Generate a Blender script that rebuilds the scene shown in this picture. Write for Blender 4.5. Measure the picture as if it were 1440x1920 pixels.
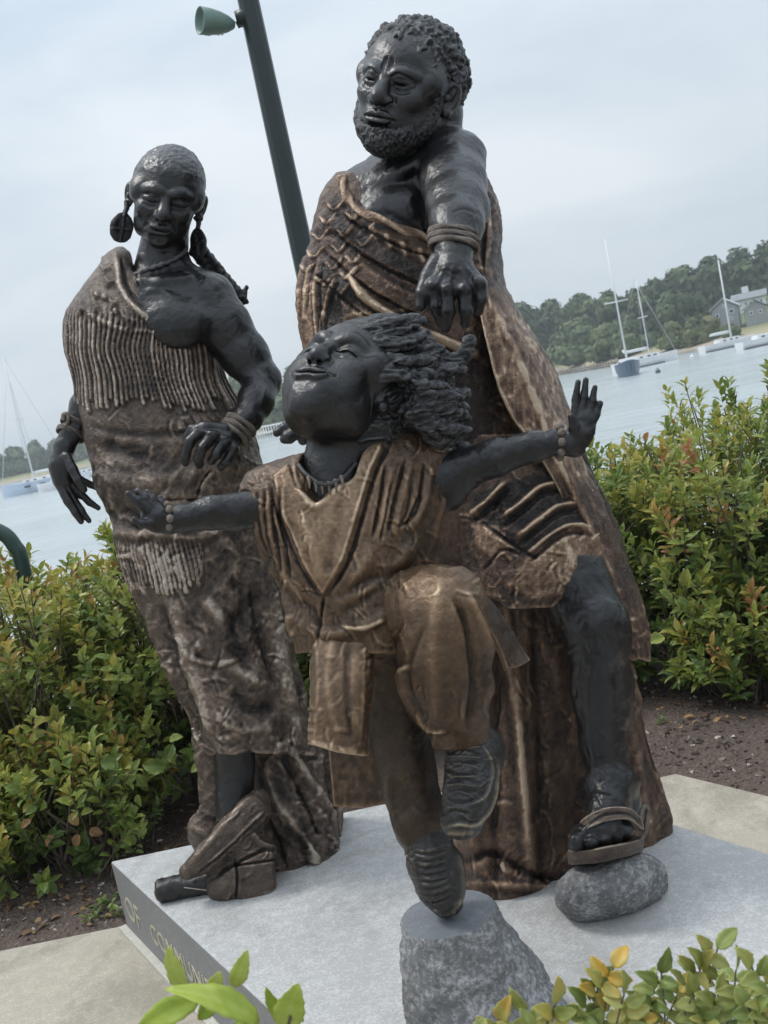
import bpy, bmesh, math, random
import numpy as np
from mathutils import Vector, Matrix

# ------------------------------------------------------------------ camera, sky, sun, exposure
for _o in list(bpy.data.objects):
    bpy.data.objects.remove(_o, do_unlink=True)
SC = bpy.context.scene
COL = SC.collection
FPX = 1900.0                       # focal length in pixels of the 1440x1920 photograph
PITCH, ROLL = math.radians(6.48), math.radians(12.0)
CAM = np.array((0.0, 0.0, 1.55))
_f = np.array((0.0, math.cos(PITCH), -math.sin(PITCH)))
_r0 = np.array((1.0, 0.0, 0.0))
_u0 = np.cross(_r0, _f)
CR = math.cos(ROLL) * _r0 - math.sin(ROLL) * _u0
CU = math.sin(ROLL) * _r0 + math.cos(ROLL) * _u0
CF = _f
cam_data = bpy.data.cameras.new("camera")
cam = bpy.data.objects.new("camera", cam_data)
COL.objects.link(cam)
m3 = Matrix(((CR[0], CU[0], -CF[0]), (CR[1], CU[1], -CF[1]), (CR[2], CU[2], -CF[2])))
cam.matrix_world = Matrix.Translation(Vector(CAM)) @ m3.to_4x4()
cam_data.sensor_fit = 'AUTO'
cam_data.sensor_width = 36.0
cam_data.lens = FPX / 1920.0 * 36.0
cam_data.clip_start = 0.05
cam_data.clip_end = 4000.0
cam_data.dof.use_dof = True
cam_data.dof.focus_distance = 2.75
cam_data.dof.aperture_fstop = 9.0
SC.camera = cam

SUN_EL, SUN_AZ = math.radians(58), math.radians(-70)     # azimuth from +Y towards +X
world = bpy.data.worlds.new("World")
SC.world = world
world.use_nodes = True
nt = world.node_tree
nt.nodes.clear()
w_out = nt.nodes.new('ShaderNodeOutputWorld')
w_bg = nt.nodes.new('ShaderNodeBackground')
w_sky = nt.nodes.new('ShaderNodeTexSky')
w_sky.sky_type = 'NISHITA'
w_sky.sun_disc = False
w_sky.sun_elevation = SUN_EL
w_sky.sun_rotation = SUN_AZ
w_sky.dust_density = 3.0
w_tc = nt.nodes.new('ShaderNodeTexCoord')
w_map = nt.nodes.new('ShaderNodeMapping')
w_map.inputs['Scale'].default_value = (1.0, 1.0, 3.2)
w_map.inputs['Rotation'].default_value = (0.0, 0.35, 0.4)
w_n = nt.nodes.new('ShaderNodeTexNoise')
w_n.inputs['Scale'].default_value = 1.7
w_n.inputs['Detail'].default_value = 5.0
w_n.inputs['Roughness'].default_value = 0.5
w_n.inputs['Distortion'].default_value = 0.4
w_cr = nt.nodes.new('ShaderNodeValToRGB')
w_cr.color_ramp.elements[0].position = 0.34
w_cr.color_ramp.elements[0].color = (4.7, 5.6, 6.55, 1)
w_cr.color_ramp.elements[1].position = 0.66
w_cr.color_ramp.elements[1].color = (7.4, 7.9, 8.25, 1)
w_mix = nt.nodes.new('ShaderNodeMix')
w_mix.data_type = 'RGBA'
w_mix.inputs[0].default_value = 0.90          # a closed layer of thin cloud over the blue
nt.links.new(w_tc.outputs['Generated'], w_map.inputs['Vector'])
nt.links.new(w_map.outputs[0], w_n.inputs['Vector'])
nt.links.new(w_n.outputs[0], w_cr.inputs[0])
nt.links.new(w_sky.outputs[0], w_mix.inputs[6])
nt.links.new(w_cr.outputs[0], w_mix.inputs[7])
# an overcast sky is brighter overhead than at the horizon
w_sep = nt.nodes.new('ShaderNodeSeparateXYZ'); nt.links.new(w_tc.outputs['Generated'], w_sep.inputs[0])
w_z = nt.nodes.new('ShaderNodeMath'); w_z.operation = 'MAXIMUM'; nt.links.new(w_sep.outputs['Z'], w_z.inputs[0]); w_z.inputs[1].default_value = 0.0
w_p = nt.nodes.new('ShaderNodeMath'); w_p.operation = 'POWER'; nt.links.new(w_z.outputs[0], w_p.inputs[0]); w_p.inputs[1].default_value = 2.3
w_g = nt.nodes.new('ShaderNodeMath'); w_g.operation = 'MULTIPLY_ADD'; nt.links.new(w_p.outputs[0], w_g.inputs[0]); w_g.inputs[1].default_value = 1.9; w_g.inputs[2].default_value = 1.0
w_mul = nt.nodes.new('ShaderNodeVectorMath'); w_mul.operation = 'SCALE'; nt.links.new(w_mix.outputs[2], w_mul.inputs[0]); nt.links.new(w_g.outputs[0], w_mul.inputs['Scale'])
nt.links.new(w_mul.outputs[0], w_bg.inputs[0])
w_bg.inputs[1].default_value = 0.098
nt.links.new(w_bg.outputs[0], w_out.inputs[0])

sun_data = bpy.data.lights.new("sun", 'SUN')
sun_data.energy = 1.5
sun_data.angle = math.radians(13)
sun_data.color = (1.0, 0.97, 0.92)
sun = bpy.data.objects.new("sun", sun_data)
COL.objects.link(sun)
_sd = Vector((math.cos(SUN_EL) * math.sin(SUN_AZ), math.cos(SUN_EL) * math.cos(SUN_AZ), math.sin(SUN_EL)))
sun.rotation_euler = _sd.to_track_quat('Z', 'Y').to_euler()
SC.view_settings.view_transform = 'Standard'
SC.view_settings.look = 'None'
SC.view_settings.exposure = 0.2
SC.view_settings.gamma = 1.0
SC.render.engine = 'CYCLES'
SC.cycles.max_bounces = 6

# ------------------------------------------------------------------ pixel -> place helpers
def at(px, py, Y):
    """The world point seen at photograph pixel (px,py) at the distance Y in front of the viewer."""
    px = np.asarray(px, float); py = np.asarray(py, float); Y = np.asarray(Y, float)
    a = px - 720.0; b = 960.0 - py
    d = CF * FPX + a[..., None] * CR + b[..., None] * CU
    return CAM + d * (Y / d[..., 1])[..., None]

def on_plane(px, py, z):
    d = CF * FPX + (px - 720.0) * CR + (960.0 - py) * CU
    return CAM + d * ((z - CAM[2]) / d[2])

PLZ = 0.25                          # top of the granite plinth

# ------------------------------------------------------------------ scene helpers
MATS = {}
def new_mat(name):
    m = bpy.data.materials.new(name); m.use_nodes = True
    n = m.node_tree.nodes; n.clear()
    out = n.new('ShaderNodeOutputMaterial'); b = n.new('ShaderNodeBsdfPrincipled')
    m.node_tree.links.new(b.outputs[0], out.inputs[0])
    MATS[name] = m
    return m, m.node_tree, b, out

def nd(t, typ, **kw):
    n = t.nodes.new(typ)
    for k, v in kw.items():
        if hasattr(n, k): setattr(n, k, v)
        else: n.inputs[k.replace('_', ' ')].default_value = v
    return n

def ramp(t, stops, fac=None):
    r = t.nodes.new('ShaderNodeValToRGB')
    e = r.color_ramp.elements
    e[0].position, e[0].color = stops[0][0], (*stops[0][1], 1)
    e[1].position, e[1].color = stops[-1][0], (*stops[-1][1], 1)
    for p, c in stops[1:-1]:
        k = e.new(p); k.color = (*c, 1)
    if fac is not None: t.links.new(fac, r.inputs[0])
    return r

def noise(t, scale, detail=4, rough=0.55, vec=None, dist=0.0):
    n = nd(t, 'ShaderNodeTexNoise', Scale=scale, Detail=detail, Roughness=rough, Distortion=dist)
    if vec is not None: t.links.new(vec, n.inputs['Vector'])
    return n

def mixc(t, fac, a, b, blend='MIX'):
    m = t.nodes.new('ShaderNodeMix'); m.data_type = 'RGBA'; m.blend_type = blend
    for s, v in ((0, fac), (6, a), (7, b)):
        if hasattr(v, 'is_linked') or hasattr(v, 'links'): t.links.new(v, m.inputs[s])
        elif isinstance(v, tuple): m.inputs[s].default_value = (*v, 1)
        else: m.inputs[s].default_value = v
    return m.outputs[2]

def math_n(t, op, a, b=None, c=None):
    m = t.nodes.new('ShaderNodeMath'); m.operation = op
    for i, v in enumerate((a, b, c)):
        if v is None: continue
        if hasattr(v, 'links'): t.links.new(v, m.inputs[i])
        else: m.inputs[i].default_value = v
    return m.outputs[0]

def bump(t, bsdf, h, strength=0.3, dist=0.01, normal=None):
    b = nd(t, 'ShaderNodeBump', Strength=strength, Distance=dist)
    t.links.new(h, b.inputs['Height'])
    if normal is not None: t.links.new(normal, b.inputs['Normal'])
    t.links.new(b.outputs[0], bsdf.inputs['Normal'])
    return b.outputs[0]

def np_mesh(name, V, faces, smooth=True, attrs=None, mats=None, fmat=None):
    """faces: int array (n,3|4) or list of such arrays."""
    me = bpy.data.meshes.new(name)
    if not isinstance(faces, list): faces = [faces]
    faces = [np.asarray(f, np.int32) for f in faces if len(f)]
    V = np.ascontiguousarray(V, np.float32)
    me.vertices.add(len(V)); me.vertices.foreach_set('co', V.ravel())
    li = np.concatenate([f.ravel() for f in faces])
    tot = np.concatenate([np.full(len(f), f.shape[1], np.int32) for f in faces])
    st = np.concatenate(([0], np.cumsum(tot)[:-1])).astype(np.int32)
    me.loops.add(len(li)); me.loops.foreach_set('vertex_index', li)
    me.polygons.add(len(tot)); me.polygons.foreach_set('loop_start', st)
    try: me.polygons.foreach_set('loop_total', tot)
    except Exception: pass
    if fmat is not None: me.polygons.foreach_set('material_index', np.asarray(fmat, np.int32))
    me.polygons.foreach_set('use_smooth', np.full(len(tot), smooth, bool))
    for k, a in (attrs or {}).items():
        at_ = me.attributes.new(k, 'FLOAT', 'POINT'); at_.data.foreach_set('value', np.asarray(a, np.float32))
    for mt in (mats or []): me.materials.append(mt)
    me.update(calc_edges=True)
    me.validate()
    return me

def link(name, data, parent=None, loc=None, label=None, cat=None, group=None, kind=None):
    o = bpy.data.objects.new(name, data); COL.objects.link(o)
    if parent is not None: o.parent = parent
    if loc is not None: o.location = loc
    if label: o['label'] = label
    if cat: o['category'] = cat
    if group: o['group'] = group
    if kind: o['kind'] = kind
    return o

def thing(name, label, cat, loc=(0, 0, 0), group=None):
    o = link(name, None, None, loc, label, cat, group)
    o.empty_display_size = 0.2
    return o

# ------------------------------------------------------------------ numpy noise
_rng = np.random.default_rng(5)
_TAB = _rng.random((64, 64, 64)).astype(np.float32)
_ROTS = [np.eye(3)] + [np.linalg.qr(_rng.normal(size=(3, 3)))[0] for _ in range(15)]
def vnoise(p, freq=1.0, seed=0):
    q = (p * np.asarray(freq, np.float32)) @ _ROTS[int(seed) % 16] + seed * 17.31
    i = np.floor(q).astype(np.int64); f = (q - i).astype(np.float32)
    f = f * f * (3 - 2 * f); i &= 63; j = (i + 1) & 63
    x0, y0, z0 = i.T; x1, y1, z1 = j.T; fx, fy, fz = f.T
    c = lambda a, b, d: _TAB[a, b, d]
    a = (c(x0, y0, z0) * (1 - fx) + c(x1, y0, z0) * fx) * (1 - fy) + (c(x0, y1, z0) * (1 - fx) + c(x1, y1, z0) * fx) * fy
    b = (c(x0, y0, z1) * (1 - fx) + c(x1, y0, z1) * fx) * (1 - fy) + (c(x0, y1, z1) * (1 - fx) + c(x1, y1, z1) * fx) * fy
    return (a * (1 - fz) + b * fz) * 2 - 1
def fbm(p, freq, octv=3, seed=0, gain=0.5):
    s = 0; a = 1.0; fr = np.asarray(freq, np.float32)
    for o in range(octv):
        s = s + a * vnoise(p, fr, seed + o * 3); a *= gain; fr = fr * 2.03
    return s
def ridged(p, freq, octv=3, seed=0):
    s = 0; a = 1.0; fr = np.asarray(freq, np.float32)
    for o in range(octv):
        s = s + a * (1 - 2 * np.abs(vnoise(p, fr, seed + o * 5))); a *= 0.5; fr = fr * 2.1
    return s

# ------------------------------------------------------------------ volume sculpting
def smin(a, b, k):
    if k <= 0: return np.minimum(a, b)
    h = np.clip(0.5 + 0.5 * (a - b) / k, 0, 1)      # weight of b
    return a * (1 - h) + b * h - k * h * (1 - h)

class Vol:
    """A clay volume: signed distance on a regular grid. x right, y down, z towards the viewer."""
    def __init__(self, lo, hi, h):
        self.lo = np.array(lo, np.float32); self.h = float(h)
        self.n = np.ceil((np.array(hi) - self.lo) / h).astype(int) + 1
        self.ax = [self.lo[i] + np.arange(self.n[i], dtype=np.float32) * h for i in range(3)]
        self.D = np.full(self.n, 60.0, np.float32)
    def _reg(self, lo, hi, m):
        s = []
        for i in range(3):
            a = int(max(0, math.floor((lo[i] - m - self.lo[i]) / self.h)))
            b = int(min(self.n[i], math.ceil((hi[i] + m - self.lo[i]) / self.h) + 1))
            if b <= a: return None, None
            s.append(slice(a, b))
        X = self.ax[0][s[0]][:, None, None]; Y = self.ax[1][s[1]][None, :, None]; Z = self.ax[2][s[2]][None, None, :]
        return tuple(s), (X, Y, Z)
    def _put(self, s, d, k, sub):
        if sub: self.D[s] = -smin(-self.D[s], d, k)
        else: self.D[s] = smin(self.D[s], d, k)
    def cap(self, a, b, ra, rb=None, k=4.0, sub=False):
        rb = ra if rb is None else rb
        a = np.array(a, np.float32); b = np.array(b, np.float32)
        r = max(ra, rb); s, g = self._reg(np.minimum(a, b) - r, np.maximum(a, b) + r, k + 3 * self.h)
        if s is None: return
        ab = b - a; L = max(float(ab @ ab), 1e-6)
        dx, dy, dz = g[0] - a[0], g[1] - a[1], g[2] - a[2]
        t = np.clip((dx * ab[0] + dy * ab[1] + dz * ab[2]) / L, 0, 1)
        d = np.sqrt((dx - t * ab[0]) ** 2 + (dy - t * ab[1]) ** 2 + (dz - t * ab[2]) ** 2) - (ra + t * (rb - ra))
        self._put(s, d, k, sub)
    def chain(self, pts, k=4.0, sub=False):
        for p, q in zip(pts[:-1], pts[1:]): self.cap(p[:3], q[:3], p[3], q[3], k, sub)
    def spline(self, pts, k=4.0, n=6, sub=False):
        self.chain([tuple(v) for v in catmull(np.array(pts, float), n)], k, sub)
    def ell(self, c, r, R=None, k=4.0, sub=False):
        c = np.array(c, np.float32); r = np.array(r, np.float32)
        if R is None: e = r
        else: e = np.sqrt(((R * r[None, :]) ** 2).sum(1))
        s, g = self._reg(c - e, c + e, k + 3 * self.h)
        if s is None: return
        dx, dy, dz = g[0] - c[0], g[1] - c[1], g[2] - c[2]
        if R is not None:
            dx, dy, dz = [R[0, i] * dx + R[1, i] * dy + R[2, i] * dz for i in range(3)]
        k0 = np.sqrt((dx / r[0]) ** 2 + (dy / r[1]) ** 2 + (dz / r[2]) ** 2)
        k1 = np.sqrt((dx / r[0] ** 2) ** 2 + (dy / r[1] ** 2) ** 2 + (dz / r[2] ** 2) ** 2) + 1e-9
        self._put(s, k0 * (k0 - 1) / k1, k, sub)
    def loft(self, st, k=6.0, sub=False, e=2.0, wob=None):
        """st rows: y, cx, cz, rx, rz ; ellipse sections stacked down the picture."""
        st = np.array(st, float); y0, y1 = st[0, 0], st[-1, 0]
        lo = (min(st[:, 1] - st[:, 3]), y0, min(st[:, 2] - st[:, 4])); hi = (max(st[:, 1] + st[:, 3]), y1, max(st[:, 2] + st[:, 4]))
        s, g = self._reg(lo, hi, k + 4 * self.h)
        if s is None: return
        yy = g[1][0, :, 0]
        P = [smooth_interp(np.clip(yy, y0, y1), st[:, 0], st[:, i]).astype(np.float32)[None, :, None] for i in (1, 2, 3, 4)]
        u = (g[0] - P[0]) / P[2]; v = (g[2] - P[1]) / P[3]
        if e == 2.0: q = np.sqrt(u * u + v * v)
        else: q = (np.abs(u) ** e + np.abs(v) ** e) ** (1 / e)
        m = np.minimum(P[2], P[3])
        if wob is not None:
            q = q - wob(np.arctan2(v, u), g[1], m)
        d = (q - 1) * m
        ye = np.maximum(y0 - g[1], g[1] - y1)
        d = np.maximum(d, ye)
        self._put(s, d, k, sub)
    def front(self, x, y):
        """z of the surface nearest the viewer at picture points."""
        x = np.atleast_1d(np.asarray(x, float)); y = np.atleast_1d(np.asarray(y, float))
        i = np.clip(((x - self.lo[0]) / self.h).round().astype(int), 0, self.n[0] - 1)
        j = np.clip(((y - self.lo[1]) / self.h).round().astype(int), 0, self.n[1] - 1)
        ins = self.D[i, j, :] < 0
        k = self.n[2] - 1 - np.argmax(ins[:, ::-1], axis=1)
        z = self.ax[2][k].astype(float)
        z[~ins.any(1)] = np.nan
        return z
    def mesh(self):
        D = self.D; ins = D < 0
        D = D.copy()
        D[0] = D[-1] = 9; D[:, 0] = D[:, -1] = 9; D[:, :, 0] = D[:, :, -1] = 9
        ins = D < 0
        nx, ny, nz = D.shape
        cnt = np.zeros((nx - 1, ny - 1, nz - 1), np.uint8)
        for a in (0, 1):
            for b in (0, 1):
                for c in (0, 1):
                    cnt += ins[a:nx - 1 + a, b:ny - 1 + b, c:nz - 1 + c]
        act = np.argwhere((cnt > 0) & (cnt < 8))
        idx = np.full((nx - 1, ny - 1, nz - 1), -1, np.int32)
        idx[act[:, 0], act[:, 1], act[:, 2]] = np.arange(len(act))
        pos = np.zeros((len(act), 3)); w = np.zeros(len(act))
        cor = [(a, b, c) for a in (0, 1) for b in (0, 1) for c in (0, 1)]
        val = {o: D[act[:, 0] + o[0], act[:, 1] + o[1], act[:, 2] + o[2]] for o in cor}
        for o in cor:
            for ax in range(3):
                if o[ax] == 1: continue
                p = list(o); p[ax] = 1; p = tuple(p)
                va, vb = val[o], val[p]
                m = (va < 0) != (vb < 0)
                t = np.where(m, va / np.where(m, va - vb, 1), 0)
                for i in range(3):
                    pos[:, i] += np.where(m, o[i] + (t if i == ax else 0), 0)
                w += m
        pos = act + pos / w[:, None]
        V = self.lo + pos * self.h
        faces = []
        for ax in range(3):
            s0 = [slice(1, n - 1) for n in D.shape]; s1 = list(s0)
            s0[ax] = slice(0, D.shape[ax] - 1); s1[ax] = slice(1, D.shape[ax])
            A, B = ins[tuple(s0)], ins[tuple(s1)]
            e = np.argwhere(A != B)
            if not len(e): continue
            off = [1, 1, 1]; off[ax] = 0
            e = e + off
            u, v = (ax + 1) % 3, (ax + 2) % 3
            def cell(du, dv):
                c = e.copy(); c[:, u] -= du; c[:, v] -= dv
                return idx[c[:, 0], c[:, 1], c[:, 2]]
            q = np.stack([cell(1, 1), cell(0, 1), cell(0, 0), cell(1, 0)], 1)
            flip = ins[e[:, 0], e[:, 1], e[:, 2]]
            q[~flip] = q[~flip][:, ::-1]
            q = q[(q >= 0).all(1)]
            faces.append(q)
        Fq = np.concatenate(faces)
        return V, Fq

def catmull(P, n=8, closed=False):
    P = np.asarray(P, float)
    if len(P) < 3: 
        t = np.linspace(0, 1, n + 1)[:, None]; return P[0] * (1 - t) + P[-1] * t
    A = np.vstack([2 * P[0] - P[1], P, 2 * P[-1] - P[-2]])
    out = []
    for i in range(len(P) - 1):
        p0, p1, p2, p3 = A[i:i + 4]
        for t in np.arange(n) / n:
            out.append(0.5 * ((2 * p1) + (-p0 + p2) * t + (2 * p0 - 5 * p1 + 4 * p2 - p3) * t * t + (-p0 + 3 * p1 - 3 * p2 + p3) * t ** 3))
    out.append(P[-1])
    return np.array(out)

def smooth_interp(x, xp, fp):
    """Monotone-ish cubic through stations."""
    xp = np.asarray(xp, float); fp = np.asarray(fp, float)
    if len(xp) < 3: return np.interp(x, xp, fp)
    d = np.diff(fp) / np.diff(xp)
    m = np.concatenate(([d[0]], np.where(d[:-1] * d[1:] > 0, 2 * d[:-1] * d[1:] / (d[:-1] + d[1:] + 1e-12), 0), [d[-1]]))
    i = np.clip(np.searchsorted(xp, x) - 1, 0, len(xp) - 2)
    h = xp[i + 1] - xp[i]; t = (x - xp[i]) / h
    return ((2 * t ** 3 - 3 * t ** 2 + 1) * fp[i] + (t ** 3 - 2 * t ** 2 + t) * h * m[i] + (-2 * t ** 3 + 3 * t ** 2) * fp[i + 1] + (t ** 3 - t ** 2) * h * m[i + 1])

def vnormals(V, Fq):
    N = np.zeros_like(V)
    a, b, c, d = (V[Fq[:, i]] for i in range(4))
    n = np.cross(c - a, d - b)
    for i in range(4): np.add.at(N, Fq[:, i], n) if False else None
    for i in range(4):
        for ax in range(3):
            N[:, ax] += np.bincount(Fq[:, i], weights=n[:, ax], minlength=len(V))
    return N / (np.linalg.norm(N, axis=1, keepdims=True) + 1e-9)

def seg_dist(P, line, closed=False):
    """Distance of picture points to a polyline, and the position 0..1 along it."""
    line = np.asarray(line, float); best = np.full(len(P), 1e9); par = np.zeros(len(P)); side = np.zeros(len(P))
    L = np.concatenate(([0], np.cumsum(np.linalg.norm(np.diff(line[:, :2], axis=0), axis=1))))
    for i in range(len(line) - 1):
        a, b = line[i, :2], line[i + 1, :2]; ab = b - a; l2 = ab @ ab + 1e-9
        t = np.clip(((P[:, 0] - a[0]) * ab[0] + (P[:, 1] - a[1]) * ab[1]) / l2, 0, 1)
        dx = P[:, 0] - a[0] - t * ab[0]; dy = P[:, 1] - a[1] - t * ab[1]
        d = np.hypot(dx, dy); m = d < best
        best[m] = d[m]; par[m] = (L[i] + t[m] * (L[i + 1] - L[i])) / L[-1]
        side[m] = np.sign(ab[0] * dy[m] - ab[1] * dx[m])
    return best, par, side

class Clay:
    """Vertices of one sculpted piece in picture space; reliefs are pushed in along the normals."""
    def __init__(self, vol):
        self.vol = vol
        self.V, self.F = vol.mesh()
        self.V = self.V.astype(np.float64)
        self.N = vnormals(self.V, self.F)
        self.tone = np.full(len(self.V), 0.5)
    def renorm(self): self.N = vnormals(self.V, self.F)
    def push(self, d):
        self.V += self.N * np.asarray(d)[:, None]
    def stroke(self, line, w, amp, tone=0.0, prof='ridge', front=True, n=6):
        line = np.asarray(line, float)
        if len(line) > 2 and n: line = catmull(line, n)
        lo = line[:, :2].min(0) - w * 1.6; hi = line[:, :2].max(0) + w * 1.6
        m = (self.V[:, 0] > lo[0]) & (self.V[:, 0] < hi[0]) & (self.V[:, 1] > lo[1]) & (self.V[:, 1] < hi[1])
        if front: m &= self.N[:, 2] > -0.15
        ii = np.nonzero(m)[0]
        if not len(ii): return
        d, t, s = seg_dist(self.V[ii], line)
        q = d / w
        if prof == 'ridge': f = np.exp(-(q * 1.7) ** 2)
        elif prof == 'flat': f = 1 / (1 + np.exp((q - 1) * 9))
        elif prof == 'step': f = np.where(s > 0, np.exp(-(q * 1.1)), 0) * (q < 4)
        elif prof == 'stepr': f = np.where(s < 0, np.exp(-(q * 1.1)), 0) * (q < 4)
        fade = np.clip(np.minimum(t, 1 - t) * 7 + 0.06, 0, 1) if (prof == 'ridge' and n) else 1
        f = f * fade
        self.V[ii] += self.N[ii] * (amp * f)[:, None]
        self.tone[ii] += tone * f
    def area(self, poly, tone=0.0, amp=0.0, soft=4.0, front=True):
        poly = np.asarray(poly, float); P = self.V
        lo, hi = poly.min(0) - soft * 2, poly.max(0) + soft * 2
        m = (P[:, 0] > lo[0]) & (P[:, 0] < hi[0]) & (P[:, 1] > lo[1]) & (P[:, 1] < hi[1])
        if front: m &= self.N[:, 2] > -0.1
        ii = np.nonzero(m)[0]
        if not len(ii): return
        x, y = P[ii, 0], P[ii, 1]; ins = np.zeros(len(ii), bool)
        j = len(poly) - 1
        for i in range(len(poly)):
            xi, yi = poly[i]; xj, yj = poly[j]
            c = ((yi > y) != (yj > y)) & (x < (xj - xi) * (y - yi) / (yj - yi + 1e-9) + xi)
            ins ^= c; j = i
        d, _, _ = seg_dist(P[ii], np.vstack([poly, poly[:1]]))
        sd = np.where(ins, d, -d)
        f = 1 / (1 + np.exp(-sd / soft * 3))
        self.V[ii] += self.N[ii] * (amp * f)[:, None]
        self.tone[ii] += tone * f
    def knead(self, amp, size, seed=0, octv=3, kind='fbm', squash=(1, 1, 1), mask=None):
        fq = np.array(squash) / size
        n = fbm(self.V, fq, octv, seed) if kind == 'fbm' else ridged(self.V, fq, octv, seed)
        if mask is not None: n = n * mask
        self.push(amp * n)
        return n

def scrapes(c, n, seed, amp=2.2, ln=(14, 40), w=(3.5, 6.5), box=None, ang=None, tone=0.16):
    """Spatula marks in the clay: short raised smears with a nick beside them."""
    r = np.random.default_rng(seed)
    V = c.V; ok = c.N[:, 2] > 0.05
    if isinstance(c, Sheet): ok = ok & (np.arange(len(V)) < c.half)
    if box is not None: ok &= (V[:, 0] > box[0]) & (V[:, 1] > box[1]) & (V[:, 0] < box[2]) & (V[:, 1] < box[3])
    ii = np.nonzero(ok)[0]
    if not len(ii): return
    for k in r.choice(ii, n):
        x, y = c.V[k, 0], c.V[k, 1]
        a = r.uniform(0, math.pi) if ang is None else ang + r.normal() * 0.5
        L = r.uniform(*ln) / 2; b = r.uniform(-.35, .35); q = r.uniform(*w)
        P = [(x - L * math.cos(a), y - L * math.sin(a)), (x - L * b * math.sin(a), y + L * b * math.cos(a)), (x + L * math.cos(a), y + L * math.sin(a))]
        s = r.uniform(.5, 1.3)
        c.stroke(P, q, amp * s, tone * s, n=3)
        ox, oy = -math.sin(a) * q * 1.1, math.cos(a) * q * 1.1
        c.stroke([(px + ox, py + oy) for px, py in P], q * .8, -amp * s * .8, -tone * .7 * s, n=3)

def to_world(V, Y0):
    return at(V[:, 0], V[:, 1], Y0 - V[:, 2] * Y0 / FPX)

def clay_obj(name, clays, Y0, parent, mat, extra=None):
    """Clays joined into ONE mesh object (pieces of one continuous body)."""
    if not isinstance(clays, (list, tuple)): clays = [clays]
    VV, FF, TT, o = [], [], [], 0
    for c in clays:
        VV.append(to_world(c.V, Y0)); FF.append(c.F[:, ::-1] + o); TT.append(c.tone); o += len(c.V)
    base = np.array(parent.location)
    me = np_mesh(name, np.vstack(VV) - base, np.vstack(FF), True, {'tone': np.concatenate(TT)}, [mat])
    return link(name, me, parent)

def patch(P, nu, nv):
    """Smooth grid through control rows P (rows x cols x 3)."""
    P = np.asarray(P, float)
    R = np.array([catmull(r, nu) for r in P])
    return np.array([catmull(R[:, i], nv) for i in range(R.shape[1])]).transpose(1, 0, 2)

class Sheet(Clay):
    """A thick sheet of cloth through control points in picture space (x,y,z)."""
    def __init__(self, P, thick=7.0, nu=14, nv=14, back=True):
        G = patch(P, nu, nv); r, c = G.shape[:2]
        du = np.gradient(G, axis=1); dv = np.gradient(G, axis=0)
        n = np.cross(du, dv); n /= np.linalg.norm(n, axis=2, keepdims=True) + 1e-9
        if n[..., 2].mean() < 0: n = -n
        self.G = G
        A = G.reshape(-1, 3); Nn = n.reshape(-1, 3)
        self.V = np.vstack([A, A - Nn * thick]); self.N = np.vstack([Nn, -Nn])
        I = np.arange(r * c).reshape(r, c); J = I + r * c
        q = np.stack([I[:-1, :-1], I[:-1, 1:], I[1:, 1:], I[1:, :-1]], -1).reshape(-1, 4)
        q2 = np.stack([J[:-1, :-1], J[1:, :-1], J[1:, 1:], J[:-1, 1:]], -1).reshape(-1, 4)
        e = []
        for a, b in ((I[0], J[0]), (I[-1][::-1], J[-1][::-1]), (I[:, 0][::-1], J[:, 0][::-1]), (I[:, -1], J[:, -1])):
            e.append(np.stack([a[:-1], b[:-1], b[1:], a[1:]], -1))
        self.F = np.vstack([q, q2] + e)
        # face the front side along n
        a, b, c_, d = (self.V[self.F[:1, i]] for i in range(4))
        if (np.cross(c_ - a, d - b) * Nn[:1]).sum() < 0: self.F = self.F[:, ::-1]
        self.tone = np.full(len(self.V), 0.5); self.half = r * c
    def knead(self, amp, size, seed=0, octv=3, kind='fbm', squash=(1, 1, 1), mask=None):
        h = self.half; fq = np.array(squash) / size
        n = (fbm if kind == 'fbm' else ridged)(self.V[:h], fq, octv, seed)
        D = self.N[:h] * (amp * n)[:, None]
        self.V[:h] += D; self.V[h:] += D
        return n
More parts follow.
